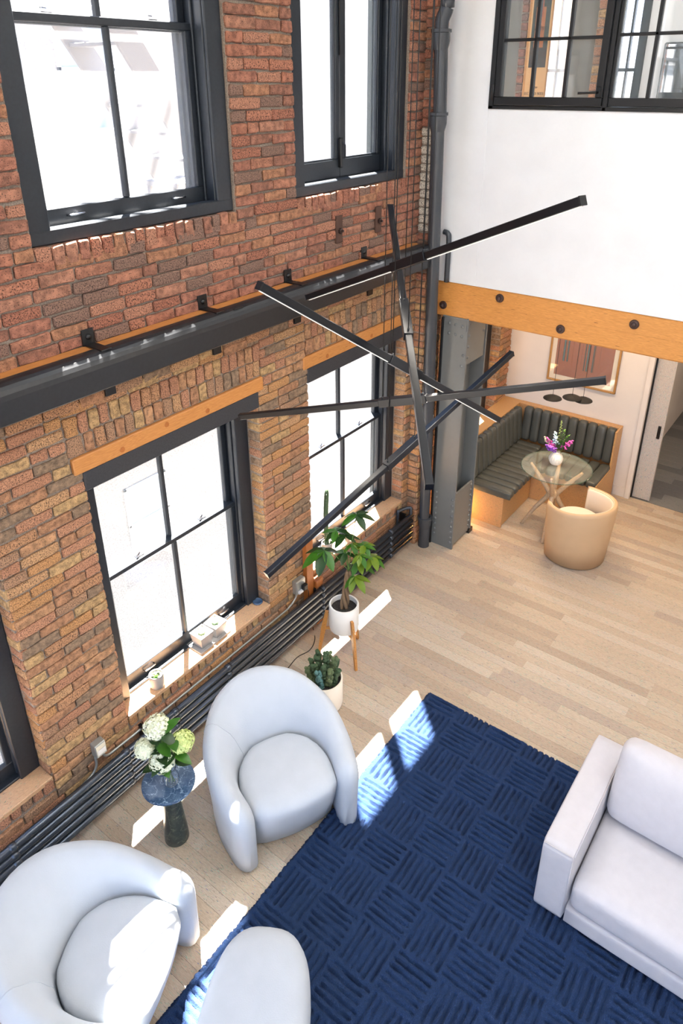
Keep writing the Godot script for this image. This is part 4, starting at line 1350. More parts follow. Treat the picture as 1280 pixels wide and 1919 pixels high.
# ---------------------------------------------------------------- pipe radiators, conduit
func build_radiator():
	var t = thing("pipe_radiator", "bank of five dark horizontal heating pipes along the foot of the brick wall", "radiator")
	var ys = [0.105, 0.172, 0.238, 0.304, 0.370]
	var xx = 0.092
	for y in ys:
		mi("pipe", to_mesh([tube([Vector3(xx, y, -5.12), Vector3(xx, y, 1.2)], 0.0245, 16)]), M.radiator_paint, t)
		for z in [-4.75, -3.72, -2.62, -2.12, -1.72, -0.95]:
			var sh = z in [-2.62, -2.12, -1.72]
			mi("coupling", to_mesh([tube([Vector3(xx, y, z - 0.02), Vector3(xx, y, z + 0.02)], 0.0275, 16)]), M.radiator_paint, t)
	for z in [-5.05, -3.66, -1.9, -0.5]:
		mi("bracket", boxes([[0.0, 0.06, z - 0.012, 0.064, 0.40, z + 0.012], [0.0, 0.0, z - 0.012, 0.03, 0.08, z + 0.012]], 0.002), M.black_metal, t)
	mi("riser", to_mesh([tube(smooth_path([Vector3(0.092, 0.37, -5.10), Vector3(0.092, 0.43, -5.10), Vector3(0.085, 0.455, -5.10), Vector3(0.05, 0.455, -5.06), Vector3(0.03, 0.455, -4.99), Vector3(0.025, 0.43, -4.97), Vector3(0.025, 0.10, -4.97)], 5), 0.0165, 12)]), M.radiator_paint, t)
	# junction box with two conduits
	var j = thing("junction_box", "galvanised junction box on the brick by the left window, two conduits below", "junction box", Vector3(0.0, 0.0, 0.0))
	mi("box", boxes([[0.004, 0.455, -1.62, 0.055, 0.555, -1.545]], 0.004), M.galvanised, j)
	mi("cover", boxes([[0.055, 0.46, -1.617, 0.060, 0.55, -1.548]], 0.002), M.galvanised, j)
	mi("label_slot", boxes([[0.060, 0.475, -1.612, 0.062, 0.515, -1.555]], 0.001), M.white_metal, j)
	mi("conduit", to_mesh([tube(smooth_path([Vector3(0.03, 0.455, -1.55), Vector3(0.03, 0.38, -1.545), Vector3(0.026, 0.33, -1.50), Vector3(0.024, 0.305, -1.38), Vector3(0.024, 0.30, -1.2), Vector3(0.024, 0.30, -0.2)], 6), 0.0082, 10)]), M.galvanised, j)
	mi("conduit", to_mesh([tube(smooth_path([Vector3(0.03, 0.455, -1.605), Vector3(0.03, 0.41, -1.61), Vector3(0.027, 0.385, -1.65), Vector3(0.025, 0.38, -1.75), Vector3(0.024, 0.375, -2.0), Vector3(0.024, 0.37, -3.2), Vector3(0.024, 0.38, -3.38), Vector3(0.026, 0.42, -3.45), Vector3(0.026, 0.46, -3.462), Vector3(0.026, 0.50, -3.462)], 6), 0.0082, 10)]), M.galvanised, j)
	j = thing("outlet_box", "galvanised outlet box with a black plug, beside the short timber post", "outlet")
	mi("box", boxes([[0.004, 0.46, -3.55, 0.05, 0.585, -3.44]], 0.004), M.galvanised, j)
	mi("cover", boxes([[0.05, 0.465, -3.547, 0.055, 0.58, -3.443]], 0.002), M.galvanised, j)
	mi("plug", boxes([[0.055, 0.49, -3.54, 0.09, 0.54, -3.49]], 0.006), M.cord_black, j)
	mi("adapter", boxes([[0.055, 0.475, -3.50, 0.075, 0.50, -3.45]], 0.003), M.white_metal, j)
	j = thing("power_cord", "thin black power cord lying on the floor below the radiator", "cord")
	mi("cord", to_mesh([tube(smooth_path([Vector3(0.08, 0.5, -3.52), Vector3(0.075, 0.43, -3.56), Vector3(0.03, 0.2, -3.60), Vector3(0.06, 0.01, -3.62), Vector3(0.16, 0.004, -3.52), Vector3(0.2, 0.004, -3.40), Vector3(0.17, 0.004, -3.28), Vector3(0.19, 0.004, -3.1), Vector3(0.16, 0.004, -2.9)], 5), 0.0035, 6)]), M.cord_black, j)
# ---------------------------------------------------------------- dining nook under the mezzanine
func build_nook():
	var w = structure("wall_nook", "cream plaster wall behind the banquette", "wall")
	mi("plaster", boxes([[-0.42, -0.01, -7.47, 1.555, 2.66, -7.32]], 0.002), M.nook_wall, w)
	mi("pilaster", boxes([[1.505, 0.0, -7.34, 1.557, 2.66, -7.30]], 0.002), M.nook_wall, w)
	w = structure("ceiling_nook", "ceiling of the dining nook", "ceiling")
	mi("plaster", boxes([[0.0, 2.62, -9.0, 7.0, 2.66, -5.60], [0.0, 2.62, -13.0, 7.0, 2.70, -9.0]], 0.002), M.white_wall, w)
	w = structure("wall_hall", "walls of the passage beyond the pocket door", "wall")
	mi("plaster", boxes([[1.3, 0.0, -13.0, 1.45, 2.62, -7.47], [3.9, 0.0, -13.0, 4.05, 2.62, -5.6], [1.3, 0.0, -13.15, 4.05, 2.62, -13.0]], 0.002), M.nook_wall, w)
	w = structure("floor_hall", "cool grey wood floor of the passage beyond the pocket door", "floor")
	for i in 26:
		var z = -7.44 - 0.14 * i
		var o = -0.55 * (i % 3)
		for k in 3:
			mi("plank", rbox(1.0, 0.012, 0.139, 0.001), M.hall_floor if (i * 3 + k * 2) % 5 < 3 else M.hall_floor_dark, w, V(1.9 + o + k * 1.0, -0.008, z))
	mi("base", boxes([[1.3, -0.3, -13.0, 4.0, -0.013, -8.9]], 0.001), M.floor_gap, w)
	var d = structure("door_1", "pale pocket door with a black oblong pull, half slid open", "door")
	mi("leaf", boxes([[1.57, 0.006, -7.42, 1.755, 2.5, -7.38]], 0.003), M.grey_wood, d)
	mi("track", boxes([[1.557, 0.0, -7.44, 1.568, 2.5, -7.36]], 0.002), M.black_metal, d)
	mi("pull", soft(0.032, 0.15, 0.012, 0.0059, 8), M.black_metal, d, V(1.712, 0.835, -7.379))
	var cb = thing("hall_cabinet", "wood fronted cabinet at the far end of the passage", "cabinet", Vector3(2.5, 0, -10.7))
	mi("body", boxes([[-0.5, 0.1, -0.3, 0.7, 2.4, 0.0], [-0.5, 0.0, -0.26, 0.7, 0.1, -0.03]], 0.003), M.bench_oak, cb)
	mi("door", boxes([[-0.49, 0.11, 0.0, 0.08, 2.39, 0.016]], 0.003), M.grey_panel, cb)
	mi("door", boxes([[0.10, 0.11, 0.0, 0.69, 2.39, 0.016]], 0.003), M.grey_panel, cb)
	# baseboard of the nook wall
	w = structure("baseboard_nook", "low cream baseboard beside the banquette", "baseboard")
	mi("board", boxes([[1.375, 0.0, -7.32, 1.555, 0.12, -7.308]], 0.002), M.nook_wall, w)
	banquette()
	dining_table()
	barrel_chair()
	# framed print
	var a = thing("framed_print", "large framed terracotta print with thin blue stripes on the nook wall", "picture", Vector3(0.848, 1.61, -7.318))
	mi("frame", boxes([[-0.378, -0.435, 0.0, -0.358, 0.44, 0.03], [0.358, -0.435, 0.0, 0.378, 0.44, 0.03], [-0.378, -0.435, 0.0, 0.378, -0.415, 0.03], [-0.378, 0.42, 0.0, 0.378, 0.44, 0.03]], 0.003), M.frame_oak, a)
	mi("mat_board", boxes([[-0.36, -0.42, 0.002, 0.36, 0.425, 0.01]], 0.001), M.mat_board, a)
	var q = QuadMesh.new()
	q.size = Vector2(0.62, 0.745)
	mi("print", q, M.print, a, V(0.0, 0.012, 0.0115))
	mi("glazing", boxes([[-0.36, -0.418, 0.015, 0.36, 0.423, 0.018]], 0.001), M.glass, a)
	# three small black dish pendants over the table
	var spots = [[0.93, 1.435, -6.25, "leftmost small black dish pendant over the dining table"], [1.125, 1.50, -6.22, "middle and highest small black dish pendant over the dining table"], [1.21, 1.475, -6.28, "rightmost small black dish pendant over the dining table"]]
	for s in spots:
		var p = thing("pendant_lamp", s[3], "pendant lamp", Vector3(s[0], s[1], s[2]), 0.0, "black dish pendants")
		mi("shade", to_mesh(lathe([Vector2(0.0, 0.020), Vector2(0.02, 0.019), Vector2(0.055, 0.010), Vector2(0.086, -0.006), Vector2(0.088, -0.010), Vector2(0.083, -0.010), Vector2(0.05, 0.002), Vector2(0.0, 0.008)], 30)), M.matte_black, p)
		mi("diffuser", to_mesh(lathe([Vector2(0.0, 0.004), Vector2(0.03, 0.004), Vector2(0.03, -0.002), Vector2(0.0, -0.003)], 18)), M.lamp_glow, p)
		mi("cord", to_mesh([tube([Vector3(0, 0.018, 0), Vector3(0, 2.62 - s[1], 0)], 0.0022, 6)]), M.cord_black, p)
		var l = SpotLight3D.new()
		l.name = "pendant_light"
		l.light_energy = 0.35
		l.light_color = Color(1, 0.86, 0.68)
		l.spot_angle = 60.0
		l.spot_range = 8.0
		l.spot_attenuation = 2.0
		l.light_size = 0.03
		l.shadow_enabled = true
		l.position = Vector3(s[0], s[1] - 0.012, s[2])
		l.rotation_degrees.x = -90
		add_child(l, true)
	# unseen nook ceiling lamps behind the timber beam, placed to light the nook warmly
	for p in [[1.0, -6.4], [2.6, -6.4], [2.6, -8.6]]:
		var warm = Color(1, 0.86, 0.70)
		unseen_nook_light(Vector3(p[0], 2.615, p[1]), 0.5, 1.8 if p[1] > -7.0 else 1.2, warm, "over the dining table" if p[0] < 2.0 else ("beyond the timber beam, right of the dining table" if p[1] > -7.0 else "in the passage behind the pocket door"))

func unseen_nook_light(at, s, energy, col, where):
	var t = thing("unseen_ceiling_light", "unseen small flat ceiling light " + where, "ceiling light", at, 0.0, "unseen nook ceiling lights")
	mi("frame", rbox(s + 0.04, 0.02, s + 0.04, 0.004), M.white_metal, t)
	mi("diffuser", rbox(s, 0.008, s, 0.002), M.lamp_glow, t, V(0, -0.013, 0))
	var a = AreaLight3D.new()
	a.name = "unseen_nook_area_light"
	a.area_size = Vector2(s, s)
	a.light_energy = energy
	a.light_color = col
	a.shadow_enabled = true
	a.position = at + Vector3(0, -0.024, 0)
	a.rotation_degrees = Vector3(-90, 0, 0)
	add_child(a, true)

func banquette():
	var t = thing("banquette", "L-shaped banquette with oak base and grey channel tufted leather", "bench")
	# oak carcass: plinth under both wings, ledge behind the backs
	mi("base", boxes([[0.03, 0.0, -7.30, 0.66, 0.36, -5.965]], 0.003), M.bench_oak, t)
	mi("base", boxes([[0.66, 0.0, -7.30, 1.345, 0.36, -6.68]], 0.003), M.bench_oak_x, t)
	mi("end_panel", boxes([[0.02, 0.0, -5.965, 0.672, 0.385, -5.945]], 0.002), M.bench_oak_x, t)
	mi("end_panel", boxes([[1.345, 0.0, -7.315, 1.365, 0.40, -6.66], [1.345, 0.40, -7.315, 1.365, 0.84, -7.11]], 0.002), M.bench_oak, t)
	mi("back_ledge", boxes([[0.0, 0.36, -7.312, 0.215, 0.84, -5.95]], 0.003), M.bench_oak, t)
	mi("back_ledge", boxes([[0.215, 0.36, -7.316, 1.345, 0.84, -7.235]], 0.003), M.bench_oak_x, t)
	# back channels, left wing then rear wing
	var n = 11
	var z0 = -7.17
	var z1 = -5.965
	for i in n:
		var a = lerp(z0, z1, float(i) / n)
		mi("back_channel", soft(0.10, 0.40, (z1 - z0) / n - 0.002, 0.034, 7), M.grey_leather, t, Transform3D(Basis(Vector3(0, 0, 1), 0.10), Vector3(0.258, 0.635, a + (z1 - z0) / n / 2)))
	n = 10
	var x0 = 0.30
	var x1 = 1.34
	for i in n:
		var a = lerp(x0, x1, float(i) / n)
		mi("back_channel", soft((x1 - x0) / n - 0.002, 0.40, 0.10, 0.034, 7), M.grey_leather, t, Transform3D(Basis(Vector3(1, 0, 0), -0.10), Vector3(a + (x1 - x0) / n / 2, 0.635, -7.193)))
	# seat channels
	n = 11
	z0 = -7.13
	z1 = -5.945
	for i in n:
		var a = lerp(z0, z1, float(i) / n)
		var deep = 0.46 if a > -6.75 else 0.30
		mi("seat_channel", soft(deep, 0.085, (z1 - z0) / n - 0.002, 0.03, 7), M.grey_leather, t, V(0.285 + deep / 2, 0.40, a + (z1 - z0) / n / 2))
	mi("seat_edge", soft(0.47, 0.075, 0.03, 0.014, 6), M.grey_leather, t, V(0.51, 0.395, -5.945))
	n = 7
	x0 = 0.59
	x1 = 1.36
	for i in n:
		var a = lerp(x0, x1, float(i) / n)
		mi("seat_channel", soft((x1 - x0) / n - 0.002, 0.085, 0.50, 0.03, 7), M.grey_leather, t, V(a + (x1 - x0) / n / 2, 0.40, -6.885))
	# unseen warm lamp behind the steel column, placed to light the end panel
	mi("unseen_warm_lamp", boxes([[0.13, 0.02, -5.925, 0.17, 0.05, -5.905]], 0.002), M.lamp_glow, t)
	var l = OmniLight3D.new()
	l.name = "unseen_warm_lamp_glow"
	l.light_energy = 0.16
	l.light_color = Color(1, 0.74, 0.40)
	l.omni_range = 6.0
	l.omni_attenuation = 2.0
	l.light_size = 0.03
	l.shadow_enabled = true
	l.position = Vector3(0.20, 0.16, -5.86)
	add_child(l, true)

func dining_table():
	var c = Vector3(1.075, 0, -6.21)
	var t = thing("dining_table", "round glass dining table on crossed pale oak legs", "table", c)
	mi("glass_top", to_mesh(lathe([Vector2(0.0, 0.728), Vector2(0.338, 0.728), Vector2(0.338, 0.738), Vector2(0.0, 0.738)], 64), true), M.table_glass, t)
	mi("glass_rim", to_mesh(lathe([Vector2(0.3385, 0.728), Vector2(0.342, 0.730), Vector2(0.342, 0.736), Vector2(0.3385, 0.738)], 64), true), M.glass_edge, t)
	for k in 4:
		var a = PI / 4 + k * PI / 2 + 0.585
		var d = Vector3(cos(a), 0, sin(a))
		var pts = smooth_path([d * 0.27 + Vector3(0, 0.0, 0), d * 0.16 + Vector3(0, 0.22, 0), d * 0.045 + Vector3(0, 0.40, 0), d * 0.05 + Vector3(0, 0.46, 0), d * 0.15 + Vector3(0, 0.60, 0), d * 0.25 + Vector3(0, 0.727, 0)], 5)
		var rad = []
		for i in pts.size(): rad.append(lerp(0.014, 0.026, sin(PI * i / (pts.size() - 1.0))))
		mi("leg", to_mesh([tube(pts, rad, 10)]), M.pale_oak, t)
	mi("hub", to_mesh([soft_soup(0.10, 0.09, 0.10, 0.03, 6)]), M.pale_oak, t, V(0, 0.43, 0))
	# fluted vase and its flowers
	var vc = c + Vector3(-0.035, 0.738, -0.05)
	var v = thing("fluted_vase", "small cream fluted vase on the glass table", "vase", vc)
	var prof = [[0.035, 0.0], [0.05, 0.012], [0.066, 0.045], [0.068, 0.07], [0.058, 0.10], [0.040, 0.118], [0.036, 0.128], [0.038, 0.135]]
	var rings = []
	for p in prof:
		var r = PackedVector3Array()
		for i in 72:
			var a = TAU * i / 72
			var rr = p[0] * (1.0 + (0.035 * cos(a * 18.0) if p[1] < 0.12 else 0.0))
			r.append(Vector3(rr * cos(a), p[1], rr * sin(a)))
		rings.append(r)
	mi("body", to_mesh([loft(rings)]), M.white_ceramic, v)
	var top = vc + Vector3(0, 0.12, 0)
	var r0 = RandomNumberGenerator.new(); r0.seed = 12
	var mkf = func(called, label, tip, mat, kind, group):
		var t2 = thing(called, label, "flower", top, 0.0, group)
		var base = Vector3(tip.x * 0.1, -0.09, tip.z * 0.1)
		mi("stem", to_mesh([tube(smooth_path([base, tip * 0.5 + Vector3(0, 0.01, 0), tip], 4), 0.0025, 6)]), M.stem, t2)
		var soups = []
		if kind == "spike":
			for i in 46:
				var f = r0.randf()
				var p = tip * lerp(0.42, 1.05, f) + Vector3(r0.randf_range(-1, 1), r0.randf_range(-0.6, 0.6), r0.randf_range(-1, 1)) * lerp(0.032, 0.012, f)
				soups.append(xform(ball_soup(0.0095, 0.7, 6, 4), Transform3D(Basis(Vector3(0, 1, 0), r0.randf() * 6), p)))
			mi("blossoms", to_mesh(soups), mat, t2)
		elif kind == "discs":
			for i in 16:
				var f = i / 15.0
				var p = tip * lerp(0.35, 1.0, f)
				for q in 2:
					soups.append(xform(leaf_soup(lerp(0.03, 0.010, f), lerp(0.026, 0.009, f), 0.1), Transform3D(Basis(Vector3.UP, i * 1.57 + q * PI), p)))
			mi("leaves", to_mesh(soups), mat, t2)
		else:
			for i in 60:
				var f = r0.randf()
				var p = tip * lerp(0.25, 1.0, f)
				soups.append(xform(leaf_soup(lerp(0.055, 0.02, f), 0.008, 0.2), Transform3D(Basis(Vector3.UP, r0.randf() * TAU) * Basis(Vector3(0, 0, 1), 0.7), p)))
			mi("leaves", to_mesh(soups), mat, t2)
	mkf.call("stock_flower", "magenta stock flower leaning left out of the fluted vase", Vector3(-0.105, 0.135, 0.0), M.petal_magenta, "spike", "")
	mkf.call("stock_flower", "large magenta stock flower leaning right out of the fluted vase", Vector3(0.12, 0.155, -0.02), M.petal_magenta, "spike", "")
	mkf.call("stock_flower", "violet stock flower low at the front of the fluted vase", Vector3(-0.045, 0.085, 0.075), M.petal_purple, "spike", "")
	mkf.call("stock_flower", "violet stock flower low at the left of the fluted vase", Vector3(-0.085, 0.08, 0.05), M.petal_purple, "spike", "")
	mkf.call("delphinium", "pale blue delphinium spike in the fluted vase", Vector3(-0.04, 0.20, -0.01), M.petal_blue, "spike", "")
	mkf.call("eucalyptus_sprig", "tallest sprig in the fluted vase, pale round eucalyptus leaves", Vector3(-0.01, 0.33, -0.05), M.cactus_pale, "discs", "")
	mkf.call("fern_sprig", "feathery bright green sprig in the fluted vase", Vector3(0.035, 0.25, -0.04), M.leaf, "fern", "")
	mkf.call("fern_sprig", "thin green sprig at the right of the fluted vase", Vector3(0.085, 0.20, -0.05), M.leaf, "fern", "")
	mkf.call("stock_flower", "cream bud tips leaning furthest left out of the fluted vase", Vector3(-0.135, 0.12, -0.02), M.petal_cream, "spike", "")

func barrel_chair():
	var t = thing("barrel_chair", "small tan leather barrel chair pulled up to the glass table", "chair", Vector3(1.43, 0, -5.975))
	var n = 40
	var a0 = deg_to_rad(262.0)
	var a1 = deg_to_rad(262.0 + 244.0)
	var outer = []
	for i in n + 1:
		var s = float(i) / n
		var a = lerp(a0, a1, s)
		var edge = min(s, 1.0 - s) * 2.0
		var h = lerp(0.60, 0.645, smoothstep(0.1, 0.9, edge))
		var cap = sqrt(clamp(1.0 - pow(1.0 - clamp(edge / 0.045, 0.0, 1.0), 2.0), 0.03, 1.0))
		var pts = PackedVector3Array()
		var th = 0.055 * cap
		for q in [[0.5, 0.0], [0.5, 0.35], [0.5, 0.7], [0.5, 0.93], [0.36, 0.98], [0.0, 1.0], [-0.36, 0.98], [-0.5, 0.93], [-0.5, 0.7], [-0.5, 0.35], [-0.5, 0.0]]:
			var y = 0.012 + q[1] * (h - 0.012)
			var r = lerp(0.262, 0.305, pow(q[1], 0.8)) + q[0] * th
			pts.append(Vector3(cos(a) * r, y, sin(a) * r))
		outer.append(pts)
	mi("shell", to_mesh([loft(outer, true, true)]), M.tan_leather, t)
	# inner lining in cream
	var inner = []
	for i in n + 1:
		var s = float(i) / n
		var a = lerp(a0 + 0.03, a1 - 0.03, s)
		var edge = min(s, 1.0 - s) * 2.0
		var h = lerp(0.597, 0.642, smoothstep(0.1, 0.9, edge))
		var pts = PackedVector3Array()
		for q in [[0.0, 0.30], [0.0, 0.95], [0.020, 0.9985], [0.024, 0.95], [0.024, 0.30]]:
			var y = q[1] * h
			var r = lerp(0.262, 0.305, pow(q[1], 0.8)) - 0.0275 - 0.006 + q[0]
			pts.append(Vector3(cos(a) * r, y, sin(a) * r))
		inner.append(pts)
	mi("lining", to_mesh([loft(inner, true, true)]), M.cream_leather, t)
	mi("seat_cushion", to_mesh(lathe([Vector2(0, 0.30), Vector2(0.225, 0.30), Vector2(0.235, 0.34), Vector2(0.232, 0.37), Vector2(0.21, 0.395), Vector2(0.12, 0.405), Vector2(0, 0.407)], 40)), M.cream_leather, t, V(-0.01, 0, -0.005))
	mi("seat_base", to_mesh(lathe([Vector2(0, 0.02), Vector2(0.225, 0.02), Vector2(0.23, 0.30), Vector2(0, 0.30)], 40)), M.tan_leather, t, V(-0.01, 0, -0.005))

# ---------------------------------------------------------------- the hanging light bars
func build_pendants():
	var L = 1.9
	var bars = [
		[Vector3(0.629, 3.114, -2.977), Vector3(2.282, 3.842, -2.392), "hanging black light bar, the topmost of five, pointing up at the white wall"],
		[Vector3(0.911, 3.576, -3.353), Vector3(2.009, 2.870, -1.973), "hanging black light bar, second from the top, the one standing steepest in view"],
		[Vector3(1.329, 3.527, -1.859), Vector3(1.622, 2.479, -3.416), "hanging black light bar, third from the top, falling from the beam towards the steel column"],
		[Vector3(0.504, 2.524, -2.518), Vector3(2.269, 2.995, -3.042), "hanging black light bar, fourth from the top, nearly level across the photo"],
		[Vector3(1.174, 2.098, -1.969), Vector3(1.540, 2.766, -3.705), "hanging black light bar, the lowest of five, ending in front of the brick pier"],
	]
	var k = 0
	for b in bars:
		var t = thing("light_bar", b[2], "pendant lamp", Vector3.ZERO, 0.0, "five hanging light bars")
		var a = b[0]
		var c = b[1]
		var d = (c - a).normalized()
		var xf = bar_xf(a, c)
		var mid = (a + c) / 2.0
		var down = -xf.basis.y
		var w = 0.031
		var half = L / 2.0
		for s in [-1.0, 1.0]:
			var m = mid + d * s * (half + 0.10) / 2.0
			var bm = mi("arm", rbox(half - 0.10, w, w, 0.0025), M.bar_metal, t, Transform3D(xf.basis, m))
			mi("diffuser", rbox(half - 0.12, 0.004, w * 0.34, 0.001), M.led_glow, bm, V(0, -w / 2 - 0.0008, 0))
		mi("sleeve", rbox(0.25, w + 0.011, w + 0.011, 0.0025), M.bar_metal, t, Transform3D(xf.basis, mid))
		for s in [-1.0, 1.0]:
			mi("end_cap", rbox(0.006, w + 0.002, w + 0.002, 0.001), M.bar_metal, t, Transform3D(xf.basis, mid + d * s * half))
			var q = mid + d * s * 0.105 + xf.basis.y * w / 2.0
			mi("cable", to_mesh([tube([q, Vector3(q.x, 5.62, q.z)], 0.0021, 6)]), M.cord_black, t)
			mi("grip", to_mesh([tube([q - Vector3(0, 0.002, 0), q + Vector3(0, 0.016, 0)], 0.005, 8)]), M.bar_metal, t)
		var l = AreaLight3D.new()
		l.name = "light_bar_glow"
		l.area_size = Vector2(L - 0.3, 0.024)
		l.light_energy = 0.5
		l.light_color = Color(1, 0.96, 0.9)
		l.shadow_enabled = true
		# the area light faces along its own -z: turn that downwards, its x along the bar
		l.transform = Transform3D(Basis(d, xf.basis.z if false else d.cross(down).normalized() * -1.0, -down), mid + down * (w / 2 + 0.012))
		add_child(l, true)
		k += 1
	var can = thing("light_canopy", "round black canopy that carries the cables of the light bars", "canopy", Vector3(1.44, 5.62, -2.70))
	mi("plate", to_mesh(lathe([Vector2(0, 0), Vector2(0.32, 0), Vector2(0.32, 0.04), Vector2(0, 0.04)], 40), false), M.bar_metal, can)
	mi("rod", to_mesh([tube([Vector3(0, 0.04, 0), Vector3(0, 0.28, 0)], 0.012, 10)]), M.bar_metal, can)
# ---------------------------------------------------------------- plants
func pot_soups(r, h, wall, foot = 0.0):
	return lathe([Vector2(0.0, 0.0), Vector2(r * 0.90, 0.0), Vector2(r * 0.965, 0.006), Vector2(r, 0.03), Vector2(r, h - 0.006), Vector2(r - 0.003, h), Vector2(r - wall, h), Vector2(r - wall, h - 0.05), Vector2(0.0, h - 0.05)], 48)

func palm_leaf(parent, at, dir, scale_, rnd, n, mats, sag = 0.5):
	# a stalk ends at "at"; n leaflets spread like a hand round dir, drooping
	var side = dir.cross(Vector3.UP)
	if side.length() < 0.05: side = Vector3(1, 0, 0)
	side = side.normalized()
	for i in n:
		var a = lerp(-2.7, 2.7, (i + 0.5) / n) + rnd.randf_range(-0.15, 0.15)
		var h = Vector3(dir.x, 0, dir.z).normalized() if Vector2(dir.x, dir.z).length() > 0.05 else Vector3(0, 0, 1)
		var d = (h.rotated(Vector3.UP, a) + Vector3(0, -sag * rnd.randf_range(0.3, 1.3), 0)).normalized()
		var z = d.cross(Vector3.UP).normalized()
		var y = z.cross(d).normalized()
		var l = scale_ * rnd.randf_range(0.85, 1.1) * (1.0 - 0.18 * abs(a) / 2.2)
		var m = mats[rnd.randi() % mats.size()]
		mi("leaf", to_mesh([leaf_soup(l, l * 0.46, rnd.randf_range(0.1, 0.3), 0.22)]), m, parent, Transform3D(Basis(d, y, z), at))

func build_plants():
	var rnd = RandomNumberGenerator.new()
	rnd.seed = 77
	# money tree: wooden stand, white pot, plaited trunk
	var c = Vector3(0.445, 0, -3.545)
	var s = thing("plant_stand", "wooden plant stand with tapered legs under the white pot", "plant stand", c)
	for a in [0.46, 0.46 + TAU / 3, 0.46 + 2 * TAU / 3]:
		var d = Vector3(cos(a), 0, sin(a))
		var pts = [d * 0.205 + Vector3(0, 0.0, 0), d * 0.165 + Vector3(0, 0.25, 0), d * 0.135 + Vector3(0, 0.43, 0)]
		var rings = []
		for q in [[0, 0.009], [1, 0.020], [2, 0.013]]:
			var r = PackedVector3Array()
			var tn = Vector3(-d.z, 0, d.x)
			for e in [[-1, -1], [1, -1], [1, 1], [-1, 1]]: r.append(pts[q[0]] + d * e[0] * q[1] + tn * e[1] * 0.010)
			rings.append(r)
		mi("leg", to_mesh([loft(rings)], false), M.stand_oak, s)
		mi("crossbar", to_mesh([xform(box_soup(0.16, 0.022, 0.018, 0.002), bar_xf(Vector3(0, 0.262, 0), d * 0.16 + Vector3(0, 0.262, 0)))], false), M.stand_oak, s)
	var p = thing("money_tree", "leafy money tree with a plaited trunk in a white pot on the wooden stand", "potted plant", c + Vector3(0, 0.275, 0))
	mi("pot", to_mesh(pot_soups(0.118, 0.235, 0.016)), M.white_ceramic, p)
	mi("soil", to_mesh(lathe([Vector2(0.0, 0.20), Vector2(0.06, 0.202), Vector2(0.101, 0.195), Vector2(0.101, 0.19), Vector2(0, 0.19)], 32)), M.soil, p)
	var crown = Vector3(0.03, 0.55, -0.02)
	for k in 4:
		var pts = []
		var rad = []
		for i in 15:
			var f = i / 14.0
			var a = k * TAU / 4 + f * 5.0
			var w = lerp(0.024, 0.014, f)
			pts.append(Vector3(0, 0.19, 0).lerp(crown, f) + Vector3(cos(a) * w, 0, sin(a) * w))
			rad.append(lerp(0.015, 0.010, f))
		mi("trunk", to_mesh([tube(pts, rad, 8)]), M.bark, p)
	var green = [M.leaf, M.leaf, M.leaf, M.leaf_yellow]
	var dark = [M.leaf_dark, M.leaf_dark, M.leaf, M.leaf_dark]  # darker greens put shade into the colour of these hands
	var sunlit_tint = [M.leaf, M.leaf_yellow]  # yellower greens put sunlight into the leaf colour
	# leaf hands: where each stalk ends, which way it points, leaflet length
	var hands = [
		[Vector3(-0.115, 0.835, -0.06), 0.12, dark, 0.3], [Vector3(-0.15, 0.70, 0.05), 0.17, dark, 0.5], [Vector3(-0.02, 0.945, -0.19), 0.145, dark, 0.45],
		[Vector3(-0.055, 0.80, -0.085), 0.12, dark, 0.4], [Vector3(-0.01, 0.685, -0.04), 0.115, dark, 0.5], [Vector3(0.085, 0.625, -0.075), 0.125, sunlit_tint, 0.6],
		[Vector3(0.165, 0.66, -0.15), 0.12, sunlit_tint, 0.7], [Vector3(0.09, 0.525, -0.02), 0.125, sunlit_tint, 0.7],
		[Vector3(0.08, 0.735, -0.145), 0.10, green, 0.4], [Vector3(0.01, 0.74, -0.095), 0.10, green, 0.5], [Vector3(0.12, 0.72, -0.04), 0.09, sunlit_tint, 0.6],
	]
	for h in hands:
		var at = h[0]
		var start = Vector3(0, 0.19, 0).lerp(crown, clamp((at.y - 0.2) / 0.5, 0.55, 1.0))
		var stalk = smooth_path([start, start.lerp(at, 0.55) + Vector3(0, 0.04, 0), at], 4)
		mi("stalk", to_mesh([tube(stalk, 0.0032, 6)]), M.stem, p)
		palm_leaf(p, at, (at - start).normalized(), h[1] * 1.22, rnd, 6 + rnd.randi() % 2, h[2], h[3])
	# clustered cactus in the big white pot on the floor
	var q = thing("cactus", "bushy clustered green cactus in a large cream pot on the floor", "potted plant", Vector3(0.625, 0, -3.055))
	mi("pot", to_mesh(pot_soups(0.139, 0.25, 0.012)), M.warm_ceramic, q)
	mi("soil", to_mesh(lathe([Vector2(0.0, 0.215), Vector2(0.08, 0.214), Vector2(0.126, 0.208), Vector2(0.126, 0.20), Vector2(0, 0.20)], 32)), M.soil, q)
	for k in 15:
		var a = k * 2.4
		var r = 0.018 + 0.075 * sqrt(k / 15.0)
		var base = Vector3(cos(a) * r * 0.8, 0.21, sin(a) * r * 0.8)
		var lean = Vector3(cos(a), 0, sin(a)) * r * 0.55
		var h = lerp(0.25, 0.13, k / 15.0) * rnd.randf_range(0.9, 1.15)
		var soups = []
		for w in 12:
			var f = w / 11.0
			var cc = base + lean * f + Vector3(0, h * f, 0)
			for e in 3:
				var aa = rnd.randf() * TAU
				soups.append(xform(ball_soup(rnd.randf_range(0.011, 0.019), 1.0, 7, 5), V(cc.x + cos(aa) * 0.013, cc.y, cc.z + sin(aa) * 0.013)))
		mi("stem", to_mesh(soups), [M.cactus, M.cactus, M.cactus_pale][k % 3] if k != 11 else M.cactus_blue, q)
